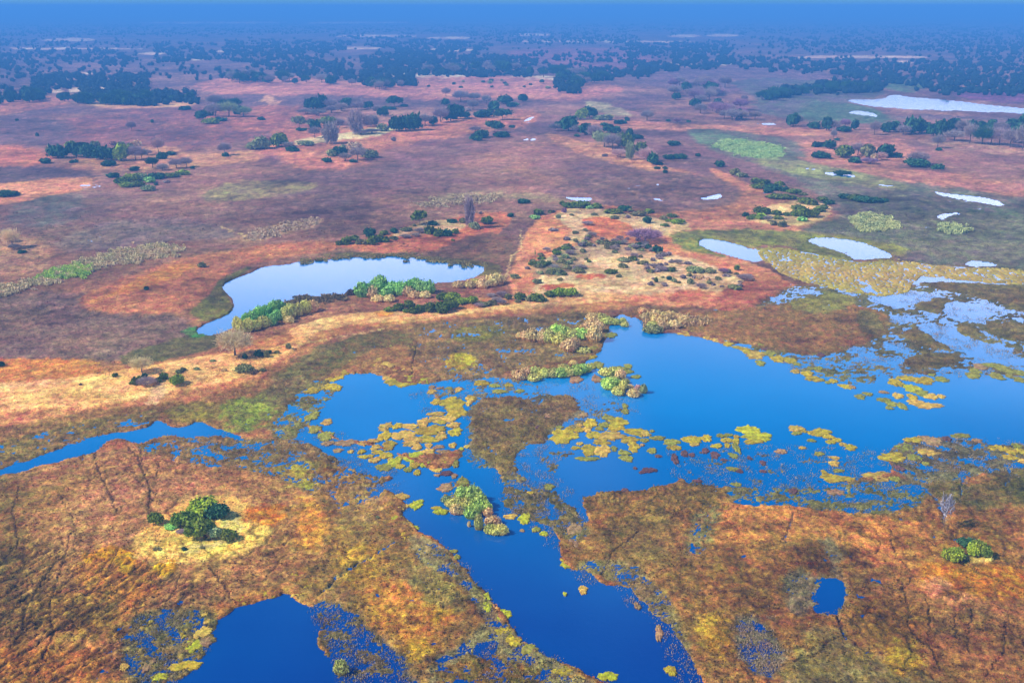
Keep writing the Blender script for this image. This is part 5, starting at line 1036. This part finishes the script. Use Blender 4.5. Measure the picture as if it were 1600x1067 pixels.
MATTXT = '''675,612,14,7,1;681.5,628,14,9,0;707.5,632,36,20,0;714,646,26,14,0;682,647,24,7,1;662,660,18,13,1;680,655.5,22,10,1;701,654.7,22,10,1;691,660,14,6,0;671.7,672.5,42,15,0;709,664.4,18,9,1;711.5,675,20,12,0;602,667,18,13,1;601,681.5,18,15,0;608,696,20,14,0;621,666,14,9,0;640,666,24,9,1;631,680,32,15,1;644,689.6,28,14,1;652,698.6,14,9,1;667,686.4,28,12,0;689.6,681.5,16,13,1;670,696,10,8,1;685.6,698.6,16,6,3;668.5,706,22,9,1;693,706,18,6,3;707.5,696,11,8,1;541,692,30,10,3;567,692.5,15,8,1;582.4,689.6,16,8,1;587,699.4,14,9,1;590.5,706.7,17,6,0;528,704,15,6,3;548,706,9,5,1;565,706,12,7,0;568,714,14,6,0;585.6,719,16,9,1;577.5,713,12,6,0;602.7,711.6,18,11,0;601,730,22,13,2;616.5,722,18,15,5;624.6,715,11,7,1;624.6,728.6,14,8,0;611,718,10,6,1;646.6,714,26,17,5;649,727,15,10,0;652,738.4,9,10,0;638.4,733.5,12,9,2;665,723.7,15,12,5;691,722.6,14,7,0;682,734,16,8,1;683,743,8,4,3;698,740,20,7,4;710,744,9,7,3;712,725,10,11,2;720.5,702,7,6,5;730,698,9,5,1;705,716.4,7,5,2;488,650.6,18,15,2;511,659.6,16,9,1;492,671,16,13,2;509,681.5,20,16,2;512.5,693,18,7,3;487,612,22,7,0;706,623,16,6,0;732.7,631,8,7,1;735,624,12,10,1;
553,564.5,22,11,0;553,577.5,30,11,0;533.6,582,20,8,0;522,590.5,26,10,0;517,604,24,9,0;527,607,13,9,0;494.6,607,22,12,0;602,555,40,18,1;594,571,44,18,1;621,559.6,38,26,0;631,574,46,20,1;621,542,36,14,2;641,546,15,7,0;626,594,44,20,0;607,590.5,16,9,1;657,592,30,14,5;660,577.5,14,9,2;675,605,10,5,3;686,607,8,4,3;702,607,10,5,2;716.5,609,9,8,1;720.5,566,40,16,5;
752.5,599,20,10,0;773,603,15,6,2;795,602,12,7,0;780.6,612,20,7,2;812.5,611,12,6,2;736,622.5,15,9,0;929,544,13,7,2;953,524,20,8,2;921,558,20,8,0;932.5,571,18,12,2;900,593.5,20,10,3;932.5,592.5,14,12,3;982,572,10,7,2;968,576,26,7,2;994,589,14,6,2;976.6,634.7,9,8,2;982,581,15,6,2;
881,681.4,40,20,0;890,671.6,12,8,0;922.5,661.7,20,14,0;905,665,11,5,1;905,671.6,16,9,0;917,671.6,13,8,1;944.4,664,14,9,2;936.7,670,11,7,2;951,653,18,9,2;965,660.6,30,16,0;962,669.4,22,9,0;928,680,20,12,0;955,681.4,38,13,1;994.7,675,32,12,0;1008,678,14,9,1;984,687,28,9,0;1007,688,12,7,2;990,698,17,15,0;940,691,24,9,0;920,703,22,16,0;941,704.4,24,18,1;918,717,30,7,2;899.5,700,12,6,0;906,693.4,10,5,1;959.7,701,9,8,2;975,707.7,16,9,2;979,716.4,18,10,2;1018.8,704.4,14,8,2;1003.5,695.6,7,4,3;977,643,11,8,2;1018.8,673.8,7,4,2;1027.5,684.7,20,7,2;1049.4,691,22,10,2;1056,700,15,8,0;1046,699,8,7,2;1075.7,688,16,9,0;858,761,16,9,2;829.5,771,10,6,0;1014,735,20,8,4;1003.5,738,9,5,4;1028.6,713,9,5,4;1053.8,717.5,9,13,4;1069,708.7,9,10,4;977,766.7,10,7,4;798,807,20,8,1;819.7,810.5,18,15,5;840.5,668,7,6,4;741,655,8,4,0;992.5,731.7,6,4,4;874,668,12,5,2;911.6,648.6,14,7,3;854.7,652,12,10,3;
626,776.7,22,12,1;651,788.4,18,15,5;634,790.6,11,5,1;625,796,11,8,1;619.5,809.7,14,11,5;634,815.6,8,6,1;645,825.6,18,8,5;634,836,14,14,0;689.6,800,20,9,5;683,794,15,6,0;602.5,772.5,9,6,3;708.7,861.7,11,6,2;714,871,9,8,2;838,827.7,12,8,2;850,834,11,8,5;816,829,6,5,3;887,878.7,22,15,5;723.6,753,16,14,2;696,762,22,12,3;
1073,520.6,28,8,1;1094,518.4,14,5,2;1104,527,11,7,1;1118,531,16,7,1;1137,537.5,16,7,0;1152,543,13,5,0;1165,548,14,9,0;1180,554.4,30,12,1;1200.6,552.5,22,8,2;1172.5,531,12,5,5;1189,540,13,6,2;1188,567.5,14,8,2;1215.6,561,20,10,0;1234,563,18,9,0;1244.7,569,10,6,2;1243,580.6,14,6,1;1261.6,584,18,8,0;1272,592,26,9,0;1266,576,9,6,2;1279,576,12,6,2;1302,595.6,12,7,0;1293,598,7,4,2;1322.5,604,18,8,0;1332,605,9,5,3;1344,620,15,8,2;1356,616,12,6,2;1150,533.7,16,6,4;1122,527,13,7,4;1195,545,9,6,4;1282,554.4,12,7,4;
1083,687,22,13,0;1103.7,685,16,10,0;1085,694.4,13,6,1;1126,681,12,6,2;1137.5,680,14,5,2;1119.7,697,16,7,0;1135.6,688,15,8,0;1150.6,683,9,6,0;1149.7,689.7,11,9,0;1136.6,696,9,7,0;1171,673,30,16,5;1184.4,683,42,13,5;1179,689.7,30,8,0;1102,704.7,11,8,4;1117,711,14,10,4;1081,711,8,7,4;1055,717,9,14,4;1070,708.4,8,10,4;1150.6,700,9,16,2;1146,712,11,9,2;1220,705.6,18,7,3;1244.4,670,20,10,1;1244.4,677.5,14,5,2;1255.6,673.7,11,5,0;1268,676.6,11,7,0;1283.7,675.6,26,12,0;1295,683,15,7,0;1308,688,14,6,0;1298,690.6,13,7,0;1316.6,694.4,10,5,1;1328.7,699,18,9,0;1268,688.7,11,5,2;1253.7,700,10,5,1;1280,709.4,15,6,2;1304,715.4,14,6,1;1303.4,724.4,15,9,1;1192,723.4,9,7,4;1192,736.5,9,5,4;1171,716,6,6,4;1145,733,16,7,2;1155,735.6,9,8,4;1090,752,12,5,4;1150.6,757,14,7,2;1298.7,747,30,12,0;1289,739.4,10,9,0;1321,748.7,26,9,0;1239,767.5,13,9,4;1306,769.4,22,9,3;1310,735.6,15,6,2;1131,718.7,10,4,4;
1399.6,598,22,11,0;1417.6,591.5,24,9,0;1443.5,595,28,12,0;1471.6,593,20,8,2;1456,586,10,4,2;1425.5,607,22,13,5;1439,614,22,9,2;1454.7,619.6,20,9,1;1430,628.6,24,8,1;1452.5,634,36,9,1;1425.5,620.7,14,9,0;1403,618.5,15,9,1;1380.5,624.8,18,7,2;1393,631,18,8,2;1409.7,635,12,11,2;1389.5,638,10,5,2;1380.5,613,12,5,3;1471,619.6,11,6,1;1427.7,687.7,26,9,0;1414,699.4,26,13,2;1395,715,36,16,0;1454.7,689,26,16,3;1450,707,28,11,1;1427.7,715,18,11,2;1445.7,722,15,10,2;1501,681,26,8,2;1526.7,688.6,14,6,3;1479.5,686,12,8,4;1372.6,744.4,42,15,1;1398.5,748.5,14,9,2;1405,732,13,9,4;1558,700.6,22,10,0;1576,704,22,12,0;1578.4,715,20,9,0;1589.7,697,16,8,2;1598.6,721,14,7,1;1596,706,16,12,0;1531,573.5,18,9,3;1549,571,22,8,2;1520,587,22,9,2;1524,580,16,8,2;1565,575.7,24,12,2;1556,587,17,9,2;1578.4,580,20,11,2;1578,588,12,7,2;1594,582.5,16,9,2;1594,593.7,18,8,2;1562.6,591,11,7,2;
471,928,26,14,1;476,915,20,16,0;317,989,22,20,1;324,972,9,8,1;302,1009,24,22,5;321,1003,20,14,3;290,1041,40,16,0;250,1058,24,11,5;194,1043,12,14,1;320.6,960.4,9,7,1;455.6,906,14,22,0;288.5,989,10,16,0;378,938.5,26,14,0;236,972,6,5,0;422,928,24,14,0;344,954,16,14,0;233,1040,14,20,3;
761,942,14,26,5;786.5,960.4,22,16,5;790,989,24,18,0;803,1002.6,22,14,0;827,1014.4,24,14,2;881,1048,34,14,0;904.6,1058,26,8,1;950,1056.6,26,14,5;1048,1048,15,16,0;911,921.6,13,12,1;882.7,928.4,5,6,5;1029.5,989,11,22,3;995.7,947,9,11,3;898,827,22,16,3;894.5,851,16,14,3'''
items = []
for q in MATTXT.replace('\n', '').split(';'):
    a = q.strip().split(',')
    if len(a) == 5: items.append(tuple(float(v) for v in a))
items.sort(key=lambda a: a[0])
cnt = {}
def msize(w_): return 'small' if w_ < 13 else 'medium' if w_ < 24 else 'large'
for a in items:
    k = (zone(a[0], a[1]), int(a[4]), msize(a[2])); cnt[k] = cnt.get(k, 0)+1
seen = {}
for a in items:
    px, py, w_, h_, c = a; c = int(c)
    k = (zone(px, py), c, msize(w_)); seen[k] = seen.get(k, 0)+1
    s = mpp(px, py); x, y = at(px, py)
    sn = CAMZ/math.hypot(y, CAMZ)
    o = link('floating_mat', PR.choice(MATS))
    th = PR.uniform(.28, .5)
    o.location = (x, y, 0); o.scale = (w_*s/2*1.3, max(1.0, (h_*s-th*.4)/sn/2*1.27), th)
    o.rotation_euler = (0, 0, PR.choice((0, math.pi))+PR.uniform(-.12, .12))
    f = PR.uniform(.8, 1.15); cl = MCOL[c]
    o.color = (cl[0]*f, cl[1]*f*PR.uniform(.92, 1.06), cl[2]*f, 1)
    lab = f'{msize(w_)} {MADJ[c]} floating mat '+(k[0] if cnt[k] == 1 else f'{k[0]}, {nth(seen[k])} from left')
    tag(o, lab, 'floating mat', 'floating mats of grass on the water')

# ------------------------------------------------------------------ beds nobody could count
def carpet():
    """yellow floating carpet between the two white ponds and the marsh"""
    pts = [(1180, 388), (1208, 382), (1250, 393), (1300, 402), (1333, 410), (1405, 404), (1440, 412), (1500, 418), (1570, 418), (1660, 428), (1660, 452), (1560, 444), (1440, 432), (1430, 440), (1420, 458), (1372, 464), (1330, 458), (1290, 450), (1240, 442), (1195, 415)]
    cx = np.arange(1170, 1670, 1.15); cy = np.arange(470, 374, -0.62)
    A_, B_ = np.meshgrid(cx, cy)
    x, y = unproject(A_, B_)
    d = sdist(pts, A_.ravel(), B_.ravel()).reshape(A_.shape)+2.0*fbm(x/9, y/25, 3, .6, 3)
    c1, c2, cid = cell(x/2.9+0.5*perlin(x/5, y/9), y/8+.5*perlin(x/5+9, y/9))
    gap = fbm(x/13, y/34, 3, .65, 18.0)-.17
    z = 0.55*sstep(0.04, 0.3, c2-c1)+0.18*perlin(x/1.6, y/2.5)-0.05
    z = z*sstep(-1, 1.5, d)-1.1*(1-sstep(-1.0, 1.0, d))-1.1*sstep(.24, .34, gap)
    t = np.clip(1+.35*fbm(x/10, y/30, 3, .6, 9)+.35*(cid-.5), .5, 1.5)
    gg = sstep(-.2, .4, fbm(x/60, y/120, 2, .5, 29))[..., None]
    c = (np.array([.43, .275, .055])*gg+np.array([.34, .265, .035])*(1-gg))*t[..., None]
    v = np.stack([x.ravel(), y.ravel(), z.ravel()], 1)
    f = grid_faces(*A_.shape).reshape(-1, 4)
    f = f[(z.ravel()[f].max(1) > -0.3)]
    ob = link('floating_plant_carpet', mesh_from('floating_plant_carpet', v, f.ravel(), 4, M_TAN, True, c.reshape(-1, 3)))
    tag(ob, 'golden yellow carpet of floating plants between the white ponds', 'floating plants', kind='stuff')
carpet()
def tufts(name, label, pts, n, hm, ca, cb, seed, wet=False):
    r = np.random.default_rng(seed)
    p = np.array(pts, float)
    x = r.uniform(p[:, 0].min(), p[:, 0].max(), n*4); y = r.uniform(p[:, 1].min(), p[:, 1].max(), n*4)
    k = sdist(pts, x, y)+(10 if wet else 5)*perlin(x/9, y/4)+(0 if wet else 5*perlin(x/23, y/8)) > 0
    if wet: k &= fbm(x/26, y/13, 4, .65, seed+50.0)+r.normal(size=len(x))*.09 > 0.12
    x = x[k][:n]; y = y[k][:n]; n = len(x)
    X0, Y0 = unproject(x, y); s = mpp(p[:, 0].mean(), p[:, 1].mean())
    hgt = hm*np.clip(1+.9*fbm(x/12, y/5, 3, .6, seed), .3, 2)*r.uniform(.6, 1.2, n)
    V = []; Cc = []
    t = sstep(-.3, .3, fbm(x/20, y/7, 3, .6, seed+3.0))[:, None]
    col = (np.array(ca)*t+np.array(cb)*(1-t))*r.uniform(.75, 1.25, (n, 1))
    for j in range(4):
        a = r.uniform(0, 6.28, n); lean = r.uniform(.1, .5, n)*hgt; wd = np.full(n, max(.08, .30*s) if wet else max(.22, .7*s))
        bx = X0+r.normal(size=n)*.5*max(1, s); by = Y0+r.normal(size=n)*.5*max(1, s)*(2 if wet else 1)
        tx = bx+np.cos(a)*lean; ty = by+np.sin(a)*lean; b2 = a+1.5+r.uniform(-.5, .5, n)
        ux, uy = np.cos(b2)*wd, np.sin(b2)*wd
        q = np.stack([np.stack([bx-ux*.6, by-uy*.6, 0*bx+.1], 1), np.stack([bx+ux*.6, by+uy*.6, 0*bx+.1], 1), np.stack([tx+ux, ty+uy, hgt], 1), np.stack([tx-ux, ty-uy, hgt*.93], 1)], 1)
        V.append(q.reshape(-1, 3))
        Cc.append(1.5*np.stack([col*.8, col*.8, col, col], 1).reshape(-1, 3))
    V = np.concatenate(V); Cc = np.concatenate(Cc)
    ob = link(name, mesh_from(name, V, np.arange(len(V)), 4, M_TAN, colors=Cc))
    tag(ob, label, 'reeds', kind='stuff')
tufts('reed_bed', 'long pale green reed bed on the left plain', [(-60, 462), (0, 448), (60, 436), (130, 408), (200, 388), (250, 382), (288, 388), (292, 396), (250, 404), (180, 416), (120, 432), (80, 444), (0, 466), (-60, 480)], 6500, 1.9, (.46, .35, .18), (.38, .32, .15), 1)
tufts('reed_bed', 'bright lime green reeds within the left plain reed bed', [(52, 440), (80, 425), (120, 414), (145, 418), (140, 430), (90, 440)], 1700, 2.0, (.33, .42, .07), (.26, .38, .06), 2)
tufts('reed_bed', 'pale green reed bed on the flats below the far right lake', [(1112, 230), (1135, 218), (1200, 224), (1232, 236), (1215, 248), (1160, 246)], 2800, 1.6, (.30, .38, .13), (.24, .34, .12), 3)
tufts('reed_bed', 'pale olive reeds right of the bushy sandy island', [(1325, 345), (1350, 333), (1390, 338), (1410, 352), (1400, 362), (1340, 364)], 1800, 1.6, (.36, .36, .13), (.27, .29, .11), 4)
tufts('reed_bed', 'small pale olive reed patch near the right edge', [(1465, 352), (1500, 352), (1520, 362), (1500, 368), (1465, 362)], 500, 2.2, (.34, .36, .14), (.27, .30, .12), 5)
tufts('reed_fringe', 'brown reed fringe along the far shore of the round lake', [(470, 408), (500, 402), (560, 398), (620, 397), (700, 406), (758, 413), (755, 419), (700, 413), (620, 402), (540, 404), (475, 412)], 1300, 1.0, (.26, .20, .06), (.17, .13, .045), 6)
tufts('reed_fringe', 'dark brown reeds between the two papyrus beds by the round lake', [(430, 476), (480, 464), (540, 462), (545, 468), (500, 476), (450, 484)], 900, 1.3, (.15, .11, .045), (.17, .12, .05), 7)
tufts('reed_fringe', 'straw coloured reeds standing on the north bank of the lagoon', [(1000, 494), (1040, 492), (1110, 502), (1090, 512), (1040, 518), (1005, 510)], 700, 1.8, (.40, .27, .10), (.30, .19, .09), 8)
tufts('reed_fringe', 'straw coloured grass behind the row of trees above the lake', [(640, 318), (700, 312), (760, 304), (790, 308), (740, 322), (660, 326)], 700, 1.6, (.40, .31, .16), (.33, .25, .13), 9)
tufts('reed_fringe', 'pale straw grass patch on the brown plain above the lake', [(372, 376), (400, 362), (450, 348), (500, 342), (500, 352), (450, 364), (400, 378)], 800, 1.7, (.42, .31, .18), (.34, .24, .14), 10)

# thin grass standing in shallow water round the lagoons
GT, GL, GO = (.24, .155, .07), (.23, .17, .10), (.17, .145, .05)
for k, (lab, pts, n, ca, cb) in enumerate([
    ('pale grass standing in water along the left bank of the lower channel', [(640, 835), (690, 848), (745, 905), (768, 935), (798, 985), (850, 1022), (935, 1062), (960, 1110), (760, 1110), (720, 1000), (690, 930), (640, 880)], 9000, GL, GT),
    ('sparse grass in the shallows left of the bottom pool', [(195, 960), (330, 950), (330, 1000), (290, 1060), (180, 1070)], 4500, GO, GL),
    ('brown stems standing in water between pool and channel', [(485, 950), (540, 940), (650, 1000), (660, 1067), (540, 1067), (505, 1000)], 4000, GL, GT),
    ('sparse grass in the shallows above the near left plain', [(300, 690), (440, 655), (520, 670), (620, 740), (640, 800), (500, 790), (420, 735)], 9000, GL, GT),
    ('thin grass in the water round the brown central island', [(640, 605), (760, 595), (930, 600), (1000, 640), (930, 660), (880, 700), (860, 760), (770, 750), (730, 720), (720, 650), (650, 640)], 9000, GL, GT),
    ('brown grass in the shallows below the central island', [(780, 735), (860, 740), (900, 770), (940, 850), (890, 880), (840, 830), (790, 800)], 6000, GT, GL),
    ('sparse stems in the shallows off the lagoon south shore', [(1040, 700), (1150, 695), (1350, 700), (1440, 745), (1440, 800), (1350, 805), (1240, 785), (1130, 770), (1050, 750)], 6500, GL, GO),
    ('grey stems in the water off the right hand marsh', [(1380, 705), (1450, 680), (1560, 690), (1660, 700), (1660, 790), (1480, 800), (1440, 750)], 8000, GL, GT),
    ('sparse stems over the open marsh at the upper right', [(1220, 440), (1400, 455), (1640, 455), (1640, 590), (1420, 590), (1270, 590), (1180, 545)], 14000, GT, GL),
    ('grass round the small pools on the near right plain', [(1130, 955), (1190, 940), (1250, 1000), (1240, 1060), (1150, 1060)], 6500, GL, GT),
    ('grass along the right bank of the lower channel', [(880, 880), (960, 872), (1030, 905), (1075, 980), (1110, 1067), (1060, 1067), (1010, 960), (960, 925), (900, 900)], 6000, GT, GL),
    ('brown grass in the shallows under the sandspit', [(560, 530), (650, 505), (900, 490), (945, 545), (900, 565), (740, 600), (640, 600), (560, 570)], 9000, GT, GO)]):
    tufts('marsh_grass', lab, pts, int(n*.42), .38, ca, cb, 70+k, True)

def tussocks():
    """bunch grass over the nearer plains, in the colours of the ground it grows from"""
    r = np.random.default_rng(77)
    I = np.nonzero((PY > 330) & (PX > -80) & (PX < 1680) & (hh > 0.12))[0]
    den = np.clip(fbm(X[I]/14, Y[I]/14, 3, .6, 5.0)+.45, .1, 1)*np.where(PY[I] > 560, 1, .55)
    I = I[r.random(len(I)) < den*.26]
    n = len(I); s = MP[I]
    x0 = X[I]+r.normal(size=n)*.3; y0 = Y[I]+r.normal(size=n)*.5; z0 = hh[I]
    wd = np.maximum(.20, .80*s)*r.uniform(.6, 1.5, n); ht = np.maximum(.22, .75*s)*r.uniform(.5, 1.5, n)
    col = cc[I]*r.uniform(.65, 1.55, (n, 1))*(1+r.normal(size=(n, 3))*.05)
    V = []; Cc = []
    for j in range(2):
        a = r.uniform(0, 3.14, n)+j*1.4; ux, uy = np.cos(a)*wd, np.sin(a)*wd; lx, ly = r.normal(size=n)*ht*.4, r.normal(size=n)*ht*.4
        V.append(np.stack([np.stack([x0-ux*.6, y0-uy*.6, z0-.1], 1), np.stack([x0+ux*.6, y0+uy*.6, z0-.1], 1), np.stack([x0+ux+lx, y0+uy+ly, z0+ht], 1), np.stack([x0-ux+lx, y0-uy+ly, z0+ht*.9], 1)], 1).reshape(-1, 3))
        Cc.append(np.repeat(col, 4, 0))
    V = np.concatenate(V); Cc = np.clip(np.concatenate(Cc), .003, .9)
    print('tussocks', n)
    ob = link('grass_tussocks', mesh_from('grass_tussocks', V, np.arange(len(V)), 4, M_TAN, colors=Cc))
    tag(ob, 'dry bunch grass covering the nearer plains', 'grass', kind='stuff')
tussocks()
